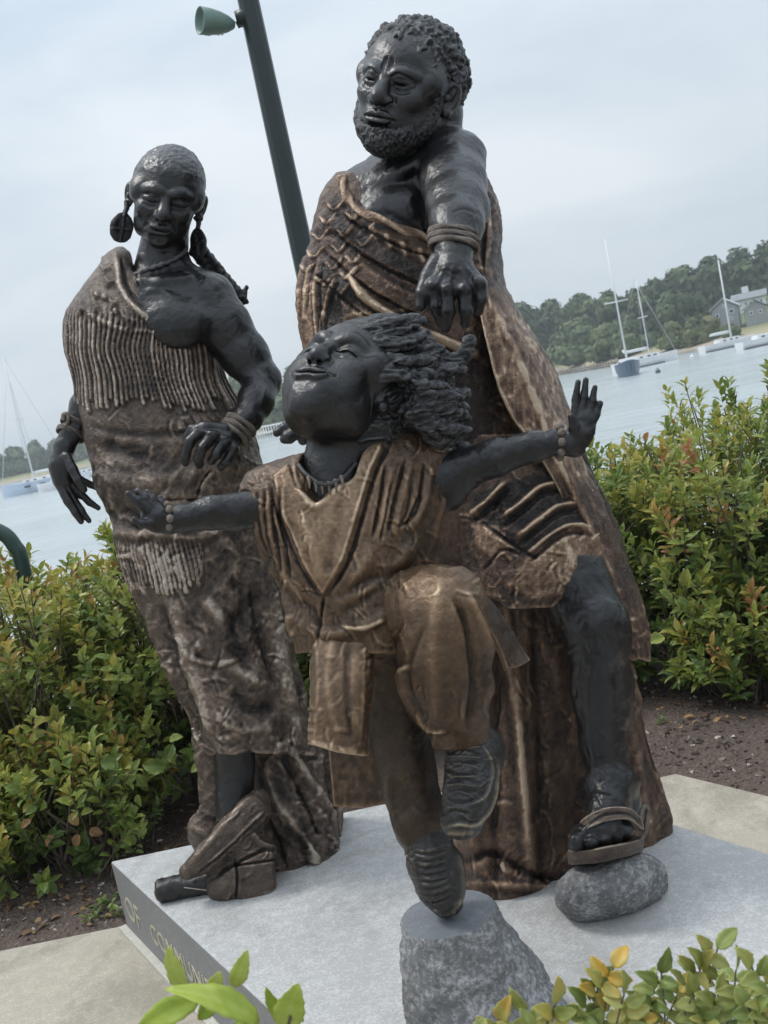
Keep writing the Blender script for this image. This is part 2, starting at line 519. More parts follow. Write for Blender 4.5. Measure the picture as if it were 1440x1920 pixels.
# ------------------------------------------------------------------ bronze materials
def bronze(name, stops, rough=(0.34, 0.55), nscale=9.0, metal=0.35, bump_s=0.35, point=0.5, spec=0.5, streak=(1, 1, 1), fine=60.0, btype='knead', tw=0.28):
    m, t, b, _ = new_mat(name)
    tc = nd(t, 'ShaderNodeTexCoord')
    mp = nd(t, 'ShaderNodeMapping'); mp.inputs['Scale'].default_value = streak
    t.links.new(tc.outputs['Object'], mp.inputs['Vector'])
    v = mp.outputs[0]
    n1 = noise(t, nscale, 6, 0.62, v, 0.6)
    n2 = noise(t, nscale * 4.3, 5, 0.6, v, 1.2)
    at_ = nd(t, 'ShaderNodeAttribute', attribute_name='tone')
    geo = nd(t, 'ShaderNodeNewGeometry')
    pr = nd(t, 'ShaderNodeMapRange')
    pr.inputs['From Min'].default_value = 0.44; pr.inputs['From Max'].default_value = 0.58
    pr.inputs['To Min'].default_value = -0.5; pr.inputs['To Max'].default_value = 0.5
    t.links.new(geo.outputs['Pointiness'], pr.inputs['Value'])
    f = math_n(t, 'MULTIPLY_ADD', math_n(t, 'SUBTRACT', n1.outputs[0], 0.5), 0.75, at_.outputs['Fac'])
    f = math_n(t, 'MULTIPLY_ADD', math_n(t, 'SUBTRACT', n2.outputs[0], 0.5), tw, f)
    f = math_n(t, 'MULTIPLY_ADD', pr.outputs[0], point, f)
    cr = ramp(t, stops, f)
    t.links.new(cr.outputs[0], b.inputs['Base Color'])
    b.inputs['Metallic'].default_value = metal
    b.inputs['Specular IOR Level'].default_value = spec
    rr = nd(t, 'ShaderNodeMapRange')
    rr.inputs['To Min'].default_value = rough[0]; rr.inputs['To Max'].default_value = rough[1]
    t.links.new(n2.outputs[0], rr.inputs['Value']); t.links.new(rr.outputs[0], b.inputs['Roughness'])
    if btype == 'knead':
        n3 = noise(t, fine, 5, 0.65, v, 2.2)
        vo = nd(t, 'ShaderNodeTexVoronoi', Scale=fine * 0.45); vo.distance = 'EUCLIDEAN'; vo.feature = 'DISTANCE_TO_EDGE'
        wv = nd(t, 'ShaderNodeVectorMath'); wv.operation = 'MULTIPLY_ADD'
        nv_ = noise(t, fine * 0.3, 3, 0.6, v)
        t.links.new(nv_.outputs['Color'], wv.inputs[0]); wv.inputs[1].default_value = (0.12, 0.12, 0.12); t.links.new(v, wv.inputs[2])
        t.links.new(wv.outputs[0], vo.inputs['Vector'])
        hgt = math_n(t, 'MULTIPLY_ADD', math_n(t, 'MINIMUM', vo.outputs['Distance'], 0.12), 1.6, n3.outputs[0])
    else:
        n3 = noise(t, fine, 4, 0.6, v, 0.5); hgt = math_n(t, 'MULTIPLY_ADD', n2.outputs[0], 0.6, n3.outputs[0])
    bump(t, b, hgt, bump_s, 0.008)
    return m

B_SKIN = bronze('bronze_dark_skin', [(0.1, (0.0075, 0.0072, 0.0078)), (0.5, (0.011, 0.0106, 0.0112)), (0.95, (0.042, 0.042, 0.044))], (0.24, 0.42), 9.0, 0.12, 0.30, 0.45, 0.48, fine=55, btype='smooth', tw=0.35)
B_HAIR = bronze('bronze_dark_hair', [(0.1, (0.005, 0.005, 0.0055)), (0.5, (0.014, 0.014, 0.015)), (0.95, (0.09, 0.09, 0.094))], (0.30, 0.48), 12.0, 0.2, 0.4, 0.8, 0.42, fine=90)
B_ROBE = bronze('bronze_brown_robe', [(0.05, (0.009, 0.0075, 0.007)), (0.35, (0.040, 0.026, 0.020)), (0.6, (0.115, 0.070, 0.047)), (0.85, (0.27, 0.175, 0.115)), (1.1, (0.50, 0.38, 0.27))], (0.30, 0.5), 9.0, 0.4, 0.75, 0.9, 0.5, fine=50)
B_TUNIC = bronze('bronze_golden_tunic', [(0.05, (0.010, 0.0075, 0.006)), (0.35, (0.048, 0.031, 0.020)), (0.6, (0.135, 0.085, 0.052)), (0.85, (0.29, 0.195, 0.12)), (1.1, (0.48, 0.37, 0.26))], (0.28, 0.46), 6.0, 0.4, 0.35, 0.7, 0.42, fine=50)
B_TRIM = bronze('bronze_pale_trim', [(0.05, (0.02, 0.016, 0.014)), (0.5, (0.085, 0.068, 0.056)), (0.95, (0.30, 0.25, 0.20))], (0.38, 0.6), 24.0, 0.25, 0.9, 0.6, 0.5, fine=120)
B_ROBE_W = bronze('bronze_grey_brown_robe', [(0.05, (0.010, 0.0085, 0.008)), (0.35, (0.040, 0.030, 0.025)), (0.6, (0.105, 0.076, 0.058)), (0.85, (0.235, 0.18, 0.14)), (1.1, (0.44, 0.37, 0.31))], (0.31, 0.52), 9.0, 0.35, 0.75, 0.9, 0.5, fine=50)
B_BOOT = bronze('bronze_dark_boot', [(0.1, (0.008, 0.008, 0.0085)), (0.5, (0.024, 0.0225, 0.022)), (0.8, (0.085, 0.072, 0.056)), (1.0, (0.22, 0.17, 0.115))], (0.30, 0.48), 10.0, 0.3, 0.35, 0.6, 0.55, fine=80, btype='smooth')

# ------------------------------------------------------------------ heads
def basis(U, F):
    F = np.array(F, float); F /= np.linalg.norm(F)
    U = np.array(U, float); U -= F * (U @ F); U /= np.linalg.norm(U)
    L = np.cross(U, F)
    M = np.stack([L, U, F], 1); M[1] *= -1
    return M

def euler_basis(yaw=0, pitch=0, roll=0):
    """yaw>0 turns the face to picture right, pitch>0 looks up, roll>0 tips the crown to picture right. Degrees."""
    y, p, r = (math.radians(v) for v in (yaw, pitch, roll))
    F = np.array((math.sin(y) * math.cos(p), math.sin(p), math.cos(y) * math.cos(p)))
    U = np.array((-math.sin(y) * math.sin(p), math.cos(p), -math.cos(y) * math.sin(p)))
    c, s = math.cos(r), math.sin(r)
    rot = np.array(((c, s, 0), (-s, c, 0), (0, 0, 1)))
    return basis(rot @ U, rot @ F)

class Frame:
    def __init__(self, V, O, s, R): self.V, self.O, self.s, self.R = V, np.array(O, float), s, R
    def p(self, q): return self.O + self.s * (self.R @ np.array(q, float))
    def ell(self, c, r, k=0.05, sub=False, rot=None):
        R = self.R if rot is None else self.R @ rot
        self.V.ell(self.p(c), np.array(r) * self.s, R, k * self.s, sub)
    def chain(self, pts, k=0.02, sub=False, n=5):
        P = catmull(np.array(pts, float), n) if n and len(pts) > 2 else np.array(pts, float)
        self.V.chain([(*self.p(q[:3]), q[3] * self.s) for q in P], k * self.s, sub)
    def surf(self, x, y, z0=0.75, z1=-0.1):
        """Height of the clay in front of (x,y), looking along the frame's forward axis."""
        zz = np.linspace(z0, z1, 260); P = self.O + self.s * (np.stack([np.full(260, x), np.full(260, y), zz], 1) @ self.R.T)
        q = (P - self.V.lo) / self.V.h; i = np.floor(q).astype(int); fr = q - i
        ok = ((i >= 0) & (i < self.V.n - 1)).all(1); i = np.clip(i, 0, self.V.n - 2); d = 0
        for a in (0, 1):
            for b in (0, 1):
                for c in (0, 1):
                    w = (fr[:, 0] if a else 1 - fr[:, 0]) * (fr[:, 1] if b else 1 - fr[:, 1]) * (fr[:, 2] if c else 1 - fr[:, 2])
                    d = d + w * self.V.D[i[:, 0] + a, i[:, 1] + b, i[:, 2] + c]
        h = np.nonzero(ok & (d < 0))[0]
        return zz[h[0]] if len(h) else 0.25
    def groove(self, pts, depth, k=0.02, n=4):
        P = catmull(np.array(pts, float), n) if len(pts) > 2 else np.array(pts, float)
        Q = [(x, y, self.surf(x, y) + r - depth, r) for x, y, r in P]
        self.chain(Q, k, True, 0)
    def ridge(self, pts, height, k=0.02, n=4):
        P = catmull(np.array(pts, float), n) if len(pts) > 2 else np.array(pts, float)
        Q = [(x, y, self.surf(x, y) - r + height, r) for x, y, r in P]
        self.chain(Q, k, False, 0)
    def loc(self, W): return ((W - self.O) @ self.R) / self.s

def rotx(a): c, s = math.cos(a), math.sin(a); return np.array(((1, 0, 0), (0, c, -s), (0, s, c)))
def roty(a): c, s = math.cos(a), math.sin(a); return np.array(((c, 0, s), (0, 1, 0), (-s, 0, c)))
def rotz(a): c, s = math.cos(a), math.sin(a); return np.array(((c, -s, 0), (s, c, 0), (0, 0, 1)))

def head(f, jaw=1.0, cheek=1.0, nose=1.0, lips=1.0, eyes='open', frown=0.0, ear=1.0, chin=1.0, long=1.0, smile=0.0, nl=1.0, age=1.0, brow=1.0, deep=0.0, low=1.0, mw=1.0):
    E = f.ell
    E((0, 0.13, -0.08), (0.335, 0.375, 0.40), 0)
    E((0, 0.17, 0.10), (0.275, 0.27, 0.245), 0.10)
    E((0, -0.12, 0.06), (0.262 * jaw, 0.34 * low, 0.285), 0.12)
    E((0, -0.27 + .25 * (1 - low), 0.17), (0.165 * jaw, 0.17 * low, 0.165), 0.10)
    E((0, -0.425 * long * low, 0.215), (0.10 * chin, 0.08 * chin, 0.085), 0.08)
    for s in (-1, 1):
        E((s * 0.195 * jaw, -0.27 * low, 0.03), (0.075, 0.13, 0.15), 0.10)
        E((s * 0.165, -0.085, 0.245), (0.095 * cheek, 0.075 * cheek, 0.075), 0.08)
        if cheek > 1.05: E((s * 0.15, -0.19, 0.215), (0.10 * cheek, 0.10 * cheek, 0.07), 0.09)
        E((s * 0.29, 0.06, 0.12), (0.07, 0.10, 0.12), 0.10)
    # eye sockets, brow
    G, Rd = f.groove, f.ridge
    for s in (-1, 1):
        E((s * 0.132, 0.035, 0.40 - deep), (0.088, 0.052, 0.085), 0.055, True)
        f.chain([(s * 0.035, 0.085 - 0.02 * frown, 0.335, 0.024 * brow), (s * 0.12, 0.118 - 0.024 * frown, 0.325, 0.028 * brow), (s * 0.215, 0.090 - .006 * frown, 0.250, 0.016 * brow)], 0.05)
        E((s * 0.132, 0.020, 0.262 - deep * .7), (0.072, 0.056, 0.066), 0.03)
        if eyes == 'open':
            G([(s * 0.075, 0.008, .009), (s * 0.13, 0.010, .013), (s * 0.192, 0.010, .008)], 0.009, 0.006)
            E((s * 0.133, 0.012, 0.272 - deep * .7), (0.046, 0.022, 0.046), 0.004)
            Rd([(s * 0.062, 0.010, .009), (s * 0.098, 0.031, .018), (s * 0.15, 0.034, .019), (s * 0.210, 0.008, .012)], 0.011, 0.012)
            Rd([(s * 0.062, 0.008, .008), (s * 0.11, -0.014, .011), (s * 0.16, -0.014, .011), (s * 0.205, 0.008, .008)], 0.004, 0.015)
            G([(s * 0.06, 0.045, .006), (s * 0.12, 0.078, .008), (s * 0.20, 0.055, .006)], 0.008, 0.015)
            G([(s * 0.085, -0.04, .008), (s * 0.14, -0.055, .010), (s * 0.2, -0.035, .007)], 0.005 * age, 0.02)
        else:
            dy = -0.014 if eyes == 'closed' else -0.006; sg = -1 if eyes == 'closed' else 1
            G([(s * 0.068, 0.002 + dy, .007), (s * 0.135, 0.002 - sg * 0.012 + dy, .009), (s * 0.208, 0.004 + dy, .007)], 0.015, 0.008)
            if eyes == 'closed': E((s * 0.134, 0.032, 0.262), (0.078, 0.050, 0.068), 0.03); G([(s * 0.062, -0.014, .007), (s * 0.10, -0.002, .009), (s * 0.15, 0.000, .010), (s * 0.212, -0.012, .007)], 0.017, 0.006)
            else: G([(s * 0.062, 0.040, .006), (s * 0.13, 0.068, .008), (s * 0.208, 0.044, .006)], 0.009, 0.015)
            G([(s * 0.085, -0.046, .008), (s * 0.14, -0.058, .010), (s * 0.2, -0.038, .007)], 0.004 * age, 0.02)
    # nose
    nw = nose; q = nl
    f.chain([(0, 0.085, 0.310, 0.028), (0, 0.0, 0.300 + 0.050 * q, 0.031), (0, -0.075, 0.300 + 0.092 * q, 0.040), (0, -0.118, 0.300 + 0.113 * q, 0.043)], 0.04)
    for s in (-1, 1):
        E((s * 0.056 * nw, -0.128, 0.300 + 0.062 * q), (0.042 * nw, 0.036, 0.050), 0.03)
        E((s * 0.036 * nw, -0.160, 0.300 + 0.082 * q), (0.020 * nw, 0.016, 0.026), 0.010, True)
        G([(s * 0.095 * nw, -0.105, .007), (s * 0.102 * nw, -0.135, .009), (s * 0.075 * nw, -0.158, .007)], 0.007, 0.015)
        if age > .4: G([(s * 0.105 * nw, -0.15, .010), (s * 0.130, -0.21, .013), (s * 0.150, -0.27, .010)], 0.006 * age, 0.035)
    # mouth
    l = lips; sm = smile * 0.02
    E((0, -0.240, 0.262 - .012 * (mw > 1.1)), (0.118 * mw, 0.090, 0.078), 0.07)
    Rd([(-mw * 0.118, -0.250 + sm, .010), (-mw * 0.06, -0.234, .020 * l), (-0.018, -0.224, .023 * l), (0, -0.230, .022 * l), (0.018, -0.224, .023 * l), (mw * 0.06, -0.234, .020 * l), (mw * 0.118, -0.250 + sm, .010)], 0.020 * l, 0.012)
    Rd([(-mw * 0.105, -0.262 + sm, .010), (-mw * 0.05, -0.286, .026 * l), (0, -0.291, .030 * l), (mw * 0.05, -0.286, .026 * l), (mw * 0.105, -0.262 + sm, .010)], 0.022 * l, 0.012)
    G([(-mw * 0.128, -0.252 + sm * 1.4, .008), (-mw * 0.06, -0.257, .007), (0, -0.253, .007), (mw * 0.06, -0.257, .007), (mw * 0.128, -0.252 + sm * 1.4, .008)], 0.015, 0.010)
    G([(-0.055, -0.345, .018), (0, -0.352, .022), (0.055, -0.345, .018)], 0.008 * age, 0.05)
    G([(0, -0.172, .008), (0, -0.208, .010)], 0.006, 0.02)
    if age < .4 and mw > 1.1: E((0, -0.335, 0.262), (0.10, 0.06, 0.062), 0.06)
    for s in (-1, 1):
        if age > .4: G([(s * .132, -.25 + sm * 1.4, .010), (s * .142, -.27 + sm, .008)], 0.006 * age, 0.02)
    if frown:
        for s in (-1, 1):
            G([(s * 0.022, 0.095, .007), (s * 0.028, 0.14, .009), (s * 0.022, 0.18, .005)], 0.006, 0.02)
    # ears
    for s in (-1, 1):
        r = rotz(-s * 0.10) @ roty(-s * 0.5) @ rotx(-0.15)
        c = np.array((s * 0.345, -0.02, -0.045))
        nrm = r @ np.array((s, 0, 0.0))
        E(c, (0.034, 0.120 * ear, 0.076 * ear), 0.015, False, r)
        E(c + nrm * 0.030 + (0, 0.012, 0.004), (0.026, 0.082 * ear, 0.046 * ear), 0.008, True, r)
        E(c + (s * 0.004, -0.10 * ear, 0.015), (0.026, 0.036, 0.036), 0.02, False, r)
        E(c + nrm * 0.012 + (0, -0.005, 0.045), (0.018, 0.028, 0.018), 0.02, False, r)
        E(c + nrm * 0.018 + (0, 0.03, -0.01), (0.014, 0.045, 0.016), 0.015, False, r)
# ------------------------------------------------------------------ ground, path, plinth, water, far shore
WZ = -1.6
def poly_slab(name, pts, z0, z1, mat, parent=None, bev=0.0, **kw):
    bm = bmesh.new()
    vs = [bm.verts.new((x, y, z1)) for x, y in pts]
    f = bm.faces.new(vs)
    if f.normal.z < 0: bmesh.ops.reverse_faces(bm, faces=[f])
    bm.normal_update()
    r = bmesh.ops.extrude_face_region(bm, geom=[f])
    for g in r['geom']:
        if isinstance(g, bmesh.types.BMVert): g.co.z = z0
    bmesh.ops.recalc_face_normals(bm, faces=bm.faces[:])
    if bev:
        ed = [e for e in bm.edges if all(abs(v.co.z - z1) < 1e-6 for v in e.verts)] + [e for e in bm.edges if abs(e.verts[0].co.z - e.verts[1].co.z) > 1e-3]
        bmesh.ops.bevel(bm, geom=ed, offset=bev, segments=3, affect='EDGES', profile=0.6)
    me = bpy.data.meshes.new(name); bm.to_mesh(me); bm.free(); me.materials.append(mat)
    return link(name, me, parent, **kw)

def stone_mat(name, dark, mid, light, spk=260, big=3.0, rough=0.6, bs=0.25, contrast=0.5, stain=0.0):
    m, t, b, _ = new_mat(name)
    tc = nd(t, 'ShaderNodeTexCoord'); v = tc.outputs['Object']
    n1 = noise(t, spk, 3, 0.7, v); n2 = noise(t, big, 5, 0.6, v, 0.8); n3 = noise(t, spk * 0.22, 4, 0.6, v)
    f = math_n(t, 'MULTIPLY_ADD', n2.outputs[0], contrast, math_n(t, 'MULTIPLY_ADD', n3.outputs[0], 0.45, math_n(t, 'MULTIPLY_ADD', n1.outputs[0], 0.9, -0.42 - contrast * 0.5)))
    cr = ramp(t, [(0.2, dark), (0.5, mid), (0.8, light)], f)
    t.links.new(cr.outputs[0], b.inputs['Base Color']); b.inputs['Roughness'].default_value = rough
    if stain:
        w1 = noise(t, 1.4, 6, 0.65, v, 1.5); w2 = noise(t, 14, 5, 0.7, v, 0.8)
        st = ramp(t, [(0.38, (0.72, 0.72, 0.70)), (0.52, (1, 1, 1)), (0.66, (1.04, 1.04, 1.04))], math_n(t, 'MULTIPLY_ADD', math_n(t, 'SUBTRACT', w2.outputs[0], .5), .35, w1.outputs[0]))
        t.links.new(mixc(t, stain, cr.outputs[0], st.outputs[0], 'MULTIPLY'), b.inputs['Base Color'])
    bump(t, b, n1.outputs[0], bs, 0.004)
    return m
M_GRAN = stone_mat('honed_granite', (0.35, 0.348, 0.342), (0.53, 0.527, 0.518), (0.69, 0.685, 0.672), 150, 2.2, 0.5, 0.15, 0.5, 0.75)
M_SIDE = stone_mat('granite_side', (0.17, 0.17, 0.17), (0.25, 0.25, 0.248), (0.34, 0.34, 0.335), 160, 3.0, 0.6, 0.1, 0.3)
M_ROCK = stone_mat('rough_granite', (0.13, 0.13, 0.132), (0.40, 0.40, 0.402), (0.82, 0.82, 0.81), 100, 7.0, 0.85, 0.9, 0.6, 0.8)
M_PEDTOP = stone_mat('polished_granite', (0.14, 0.15, 0.165), (0.23, 0.24, 0.255), (0.36, 0.37, 0.385), 240, 5.0, 0.42, 0.1, 0.4)
M_CONC = stone_mat('pale_concrete', (0.33, 0.295, 0.24), (0.47, 0.425, 0.355), (0.57, 0.53, 0.45), 150, 1.6, 0.85, 0.35, 0.5, 0.9)
M_GROUT = stone_mat('pale_mortar', (0.42, 0.40, 0.35), (0.55, 0.53, 0.47), (0.68, 0.66, 0.6), 120, 6.0, 0.8, 0.3, 0.3)

def soil_mat():
    m, t, b, _ = new_mat('bark_mulch_soil')
    tc = nd(t, 'ShaderNodeTexCoord'); v = tc.outputs['Object']
    n1 = noise(t, 1.3, 5, 0.6, v); n2 = noise(t, 38, 6, 0.7, v, 0.6); vo = nd(t, 'ShaderNodeTexVoronoi', Scale=70.0); t.links.new(v, vo.inputs['Vector'])
    c1 = ramp(t, [(0.25, (0.04, 0.029, 0.024)), (0.5, (0.125, 0.09, 0.072)), (0.8, (0.27, 0.21, 0.17))], n2.outputs[0])
    c2 = ramp(t, [(0.3, (0.085, 0.058, 0.047)), (0.6, (0.16, 0.115, 0.092)), (0.8, (0.13, 0.125, 0.08))], n1.outputs[0])
    t.links.new(mixc(t, 0.5, c1.outputs[0], c2.outputs[0]), b.inputs['Base Color'])
    b.inputs['Roughness'].default_value = 0.95
    bump(t, b, math_n(t, 'ADD', n2.outputs[0], vo.outputs['Distance']), 1.0, 0.02)
    return m
M_SOIL = soil_mat()
# ground: one undulating sheet that ends at the sea bank
def ground():
    xs = np.linspace(-30, 30, 161); ys = np.concatenate([np.linspace(-6, 2.5, 12), np.linspace(2.8, 7.5, 90), np.linspace(8, 16, 14)])
    X, Y = np.meshgrid(xs, ys); P = np.stack([X.ravel(), Y.ravel(), 0 * X.ravel()], 1)
    w = np.clip((Y.ravel() - 3.3) / 0.5, 0, 1)
    P[:, 2] = -0.012 + w * (0.05 * fbm(P, 0.9, 3, 2) + 0.012 * fbm(P, 6, 2, 4) + 0.02)
    P[:, 2] -= np.clip((Y.ravel() - 6.2) / 5, 0, 1) ** 1.5 * 2.6
    I = np.arange(len(P)).reshape(len(ys), len(xs))
    F = np.stack([I[:-1, :-1], I[:-1, 1:], I[1:, 1:], I[1:, :-1]], -1).reshape(-1, 4)
    link('ground', np_mesh('ground', P, F, True, None, [M_SOIL]), kind='structure')
ground()
poly_slab('path', [(-14, 3.38), (-5, 3.29), (-1.15, 3.215), (0.2, 3.5), (0.72, 3.6), (0.80, 3.52), (1.05, 3.14), (2.6, 0.9), (4.2, -1.6), (-14, -1.6)], -0.08, 0.012, M_CONC, kind='structure')

DIRE = np.array((0.520, -0.854)); DIRE /= np.linalg.norm(DIRE)
PL_L = np.array((-1.113, 3.189)); PL_B = np.array((0.249, 3.183))
PL_F = PL_L + DIRE * 2.1; PL_R = PL_B + np.array((0.53, -0.848)) * 2.1
PLINTH = thing('granite_plinth', 'low pale grey granite plinth with an engraved side under the statues', 'plinth', (float(PL_L[0]), float(PL_L[1]), 0.012))
_o = np.array((*PL_L, 0.012))
def plinth():
    pts = [tuple(p - PL_L) for p in (PL_L, PL_B, PL_R, PL_F)]
    o = poly_slab('slab', pts, 0.0, PLZ - 0.012, M_GRAN, PLINTH, 0.008)
    o.data.materials.append(M_SIDE)
    for p in o.data.polygons:
        p.material_index = 1 if abs(p.normal.z) < 0.3 else 0
    # mortar strip at the foot of the engraved side
    n = np.array((DIRE[1], -DIRE[0]))
    if n[0] > 0: n = -n
    a = PL_L - DIRE * 0.01; b = PL_F
    st = [a - PL_L, b - PL_L, b + n * 0.028 - PL_L, a + n * 0.024 - PL_L]
    poly_slab('mortar_strip', [tuple(p) for p in st], -0.003, 0.014, M_GROUT, PLINTH, 0.003)
    # engraved words, cut letters seen very obliquely
    m, t, bs, _ = new_mat('engraved_gilt'); nn = noise(t, 90, 3, 0.6)
    cr = ramp(t, [(0.38, (0.20, 0.185, 0.14)), (0.66, (0.62, 0.57, 0.42))], nn.outputs[0]); t.links.new(cr.outputs[0], bs.inputs['Base Color']); bs.inputs['Roughness'].default_value = 0.6
    for body, s0, size, zc in (('OF', 0.06, 0.115, 0.065), ('COMMUNITY', 0.30, 0.09, 0.07)):
        cu = bpy.data.curves.new('letters', 'FONT'); cu.body = body; cu.size = size; cu.extrude = 0.0015; cu.space_character = 1.04
        me_o = bpy.data.objects.new('letters', cu); COL.objects.link(me_o)
        bpy.context.view_layer.update()
        me = bpy.data.meshes.new_from_object(me_o); bpy.data.objects.remove(me_o, do_unlink=True)
        me.materials.clear(); me.materials.append(m)
        co = np.empty(len(me.vertices) * 3, np.float32); me.vertices.foreach_get('co', co); co = co.reshape(-1, 3)
        W = np.zeros_like(co)
        W[:, :2] = (DIRE * 1.0)[None] * (s0 + co[:, :1]) + n[None] * (0.0006 + co[:, 2:3])
        W[:, 2] = zc + co[:, 1]
        me.vertices.foreach_set('co', W.ravel().astype(np.float32)); me.update()
        link('engraved_lettering', me, PLINTH)
plinth()

def water():
    m, t, b, _ = new_mat('harbour_water')
    tc = nd(t, 'ShaderNodeTexCoord')
    mp = nd(t, 'ShaderNodeMapping'); mp.inputs['Scale'].default_value = (0.55, 1.0, 1.0); t.links.new(tc.outputs['Object'], mp.inputs['Vector'])
    n1 = noise(t, 0.9, 4, 0.6, mp.outputs[0], 0.4); n2 = noise(t, 0.12, 3, 0.5, mp.outputs[0])
    cr = ramp(t, [(0.3, (0.31, 0.35, 0.355)), (0.7, (0.38, 0.425, 0.43))], n2.outputs[0]); t.links.new(cr.outputs[0], b.inputs['Base Color'])
    b.inputs['Roughness'].default_value = 0.2; b.inputs['IOR'].default_value = 1.4
    bump(t, b, math_n(t, 'MULTIPLY_ADD', n2.outputs[0], 0.7, n1.outputs[0]), 0.55, 0.35)
    me = np_mesh('water', np.array([(-2500, 8, WZ), (2500, 8, WZ), (2500, 2000, WZ), (-2500, 2000, WZ)], float), np.array([[0, 1, 2, 3]]), False, None, [m])
    link('water', me, kind='structure')
water()

# far shore: shoreline traced on the water plane, ground rising behind it
SHORE = [(-420, 1000), (-150, 944), (0, 912), (140, 882), (300, 853), (440, 828), (560, 806), (760, 768), (900, 736), (1040, 703), (1165, 684), (1300, 660), (1440, 636), (1620, 598), (1900, 545)]
SH = np.array([on_plane(x, y, WZ) for x, y in SHORE])
def shore_at(px):
    return np.array([np.interp(px, [s[0] for s in SHORE], SH[:, k]) for k in range(3)])
def far_shore():
    m, t, b, _ = new_mat('shore_grass_and_sand')
    geo = nd(t, 'ShaderNodeNewGeometry'); sx = nd(t, 'ShaderNodeSeparateXYZ'); t.links.new(geo.outputs['Position'], sx.inputs[0])
    nn = noise(t, 0.09, 5, 0.6, geo.outputs['Position'])
    h = math_n(t, 'MULTIPLY_ADD', math_n(t, 'SUBTRACT', nn.outputs[0], 0.5), 1.2, sx.outputs['Z'])
    cr = ramp(t, [(0.0, (0.12, 0.11, 0.095)), (0.12, (0.32, 0.28, 0.215)), (0.34, (0.26, 0.235, 0.13)), (0.55, (0.12, 0.15, 0.05)), (0.9, (0.085, 0.125, 0.04))], math_n(t, 'MULTIPLY_ADD', h, 0.25, 0.42))
    t.links.new(cr.outputs[0], b.inputs['Base Color']); b.inputs['Roughness'].default_value = 0.95
    U = catmull(SH, 6); rows = []
    d = U[:, :2] - CAM[None, :2]; L = np.linalg.norm(d, axis=1, keepdims=True)
    for off, z in ((0, -0.25), (2.0, 0.35), (8, 0.9), (20, 2.0), (45, 4.5), (90, 8), (300, 10), (700, 6)):
        R = U.copy(); R[:, :2] += d / L * off; R[:, 2] = WZ + z + (0.4 * vnoise(R, 0.15, 3) if z > 0.5 else 0)
        rows.append(R)
    G = np.array(rows); r, c = G.shape[:2]; I = np.arange(r * c).reshape(r, c)
    F = np.stack([I[:-1, :-1], I[:-1, 1:], I[1:, 1:], I[1:, :-1]], -1).reshape(-1, 4)
    link('far_shore', np_mesh('far_shore', G.reshape(-1, 3), F, True, None, [m]), kind='structure')
far_shore()

# ------------------------------------------------------------------ foliage materials
def leaf_mat(name, stops, rough=0.45, trans=0.35, spec=0.4, nsc=14.0):
    m, t, b, out = new_mat(name)
    a = nd(t, 'ShaderNodeAttribute', attribute_name='tone')
    geo = nd(t, 'ShaderNodeNewGeometry')
    n = noise(t, nsc, 3, 0.6, geo.outputs['Position'])
    f = math_n(t, 'MULTIPLY_ADD', math_n(t, 'SUBTRACT', n.outputs[0], 0.5), 0.18, a.outputs['Fac'])
    cr = ramp(t, stops, f)
    t.links.new(cr.outputs[0], b.inputs['Base Color']); b.inputs['Roughness'].default_value = rough; b.inputs['Specular IOR Level'].default_value = spec
    tr = nd(t, 'ShaderNodeBsdfTranslucent'); t.links.new(cr.outputs[0], tr.inputs[0])
    mx = nd(t, 'ShaderNodeMixShader'); mx.inputs[0].default_value = trans
    t.links.new(b.outputs[0], mx.inputs[1]); t.links.new(tr.outputs[0], mx.inputs[2]); t.links.new(mx.outputs[0], out.inputs[0])
    return m
M_FAR = leaf_mat('far_tree_leaves', [(0.0, (0.045, 0.066, 0.036)), (0.3, (0.09, 0.125, 0.06)), (0.55, (0.14, 0.175, 0.08)), (0.75, (0.165, 0.165, 0.075)), (1.0, (0.25, 0.20, 0.09))], 0.7, 0.15, 0.2, 0.4)
M_SHRUB = leaf_mat('shrub_leaves', [(0.0, (0.028, 0.048, 0.016)), (0.25, (0.065, 0.105, 0.028)), (0.5, (0.145, 0.21, 0.046)), (0.68, (0.27, 0.31, 0.065)), (0.84, (0.42, 0.36, 0.075)), (1.0, (0.38, 0.17, 0.07))], 0.38, 0.35, 0.45, 30)
M_DEAD = leaf_mat('dead_leaf', [(0.0, (0.10, 0.055, 0.03)), (0.5, (0.26, 0.15, 0.07)), (1.0, (0.42, 0.28, 0.12))], 0.6, 0.2, 0.3, 40)
M_BRIGHT = leaf_mat('fresh_green_leaf', [(0.0, (0.20, 0.29, 0.025)), (0.5, (0.38, 0.47, 0.07)), (1.0, (0.58, 0.64, 0.20))], 0.4, 0.4, 0.4, 60)
M_ROSE = leaf_mat('rose_leaf', [(0.0, (0.12, 0.18, 0.045)), (0.35, (0.25, 0.31, 0.085)), (0.6, (0.42, 0.44, 0.14)), (0.8, (0.54, 0.46, 0.13)), (1.0, (0.60, 0.38, 0.07))], 0.4, 0.35, 0.4, 60)
def plain(name, col, rough=0.5, metal=0.0, spec=0.5, var=0.0, sc=8.0):
    m, t, b, _ = new_mat(name)
    b.inputs['Base Color'].default_value = (*col, 1); b.inputs['Roughness'].default_value = rough; b.inputs['Metallic'].default_value = metal; b.inputs['Specular IOR Level'].default_value = spec
    if var:
        tc = nd(t, 'ShaderNodeTexCoord'); n = noise(t, sc, 5, 0.6, tc.outputs['Object'])
        cr = ramp(t, [(0.25, tuple(c * (1 - var) for c in col)), (0.75, tuple(min(1, c * (1 + var)) for c in col))], n.outputs[0]); t.links.new(cr.outputs[0], b.inputs['Base Color'])
        bump(t, b, n.outputs[0], 0.15, 0.01)
    return m
M_BARK = plain('twig_bark', (0.11, 0.085, 0.065), 0.9, var=0.5, sc=40)
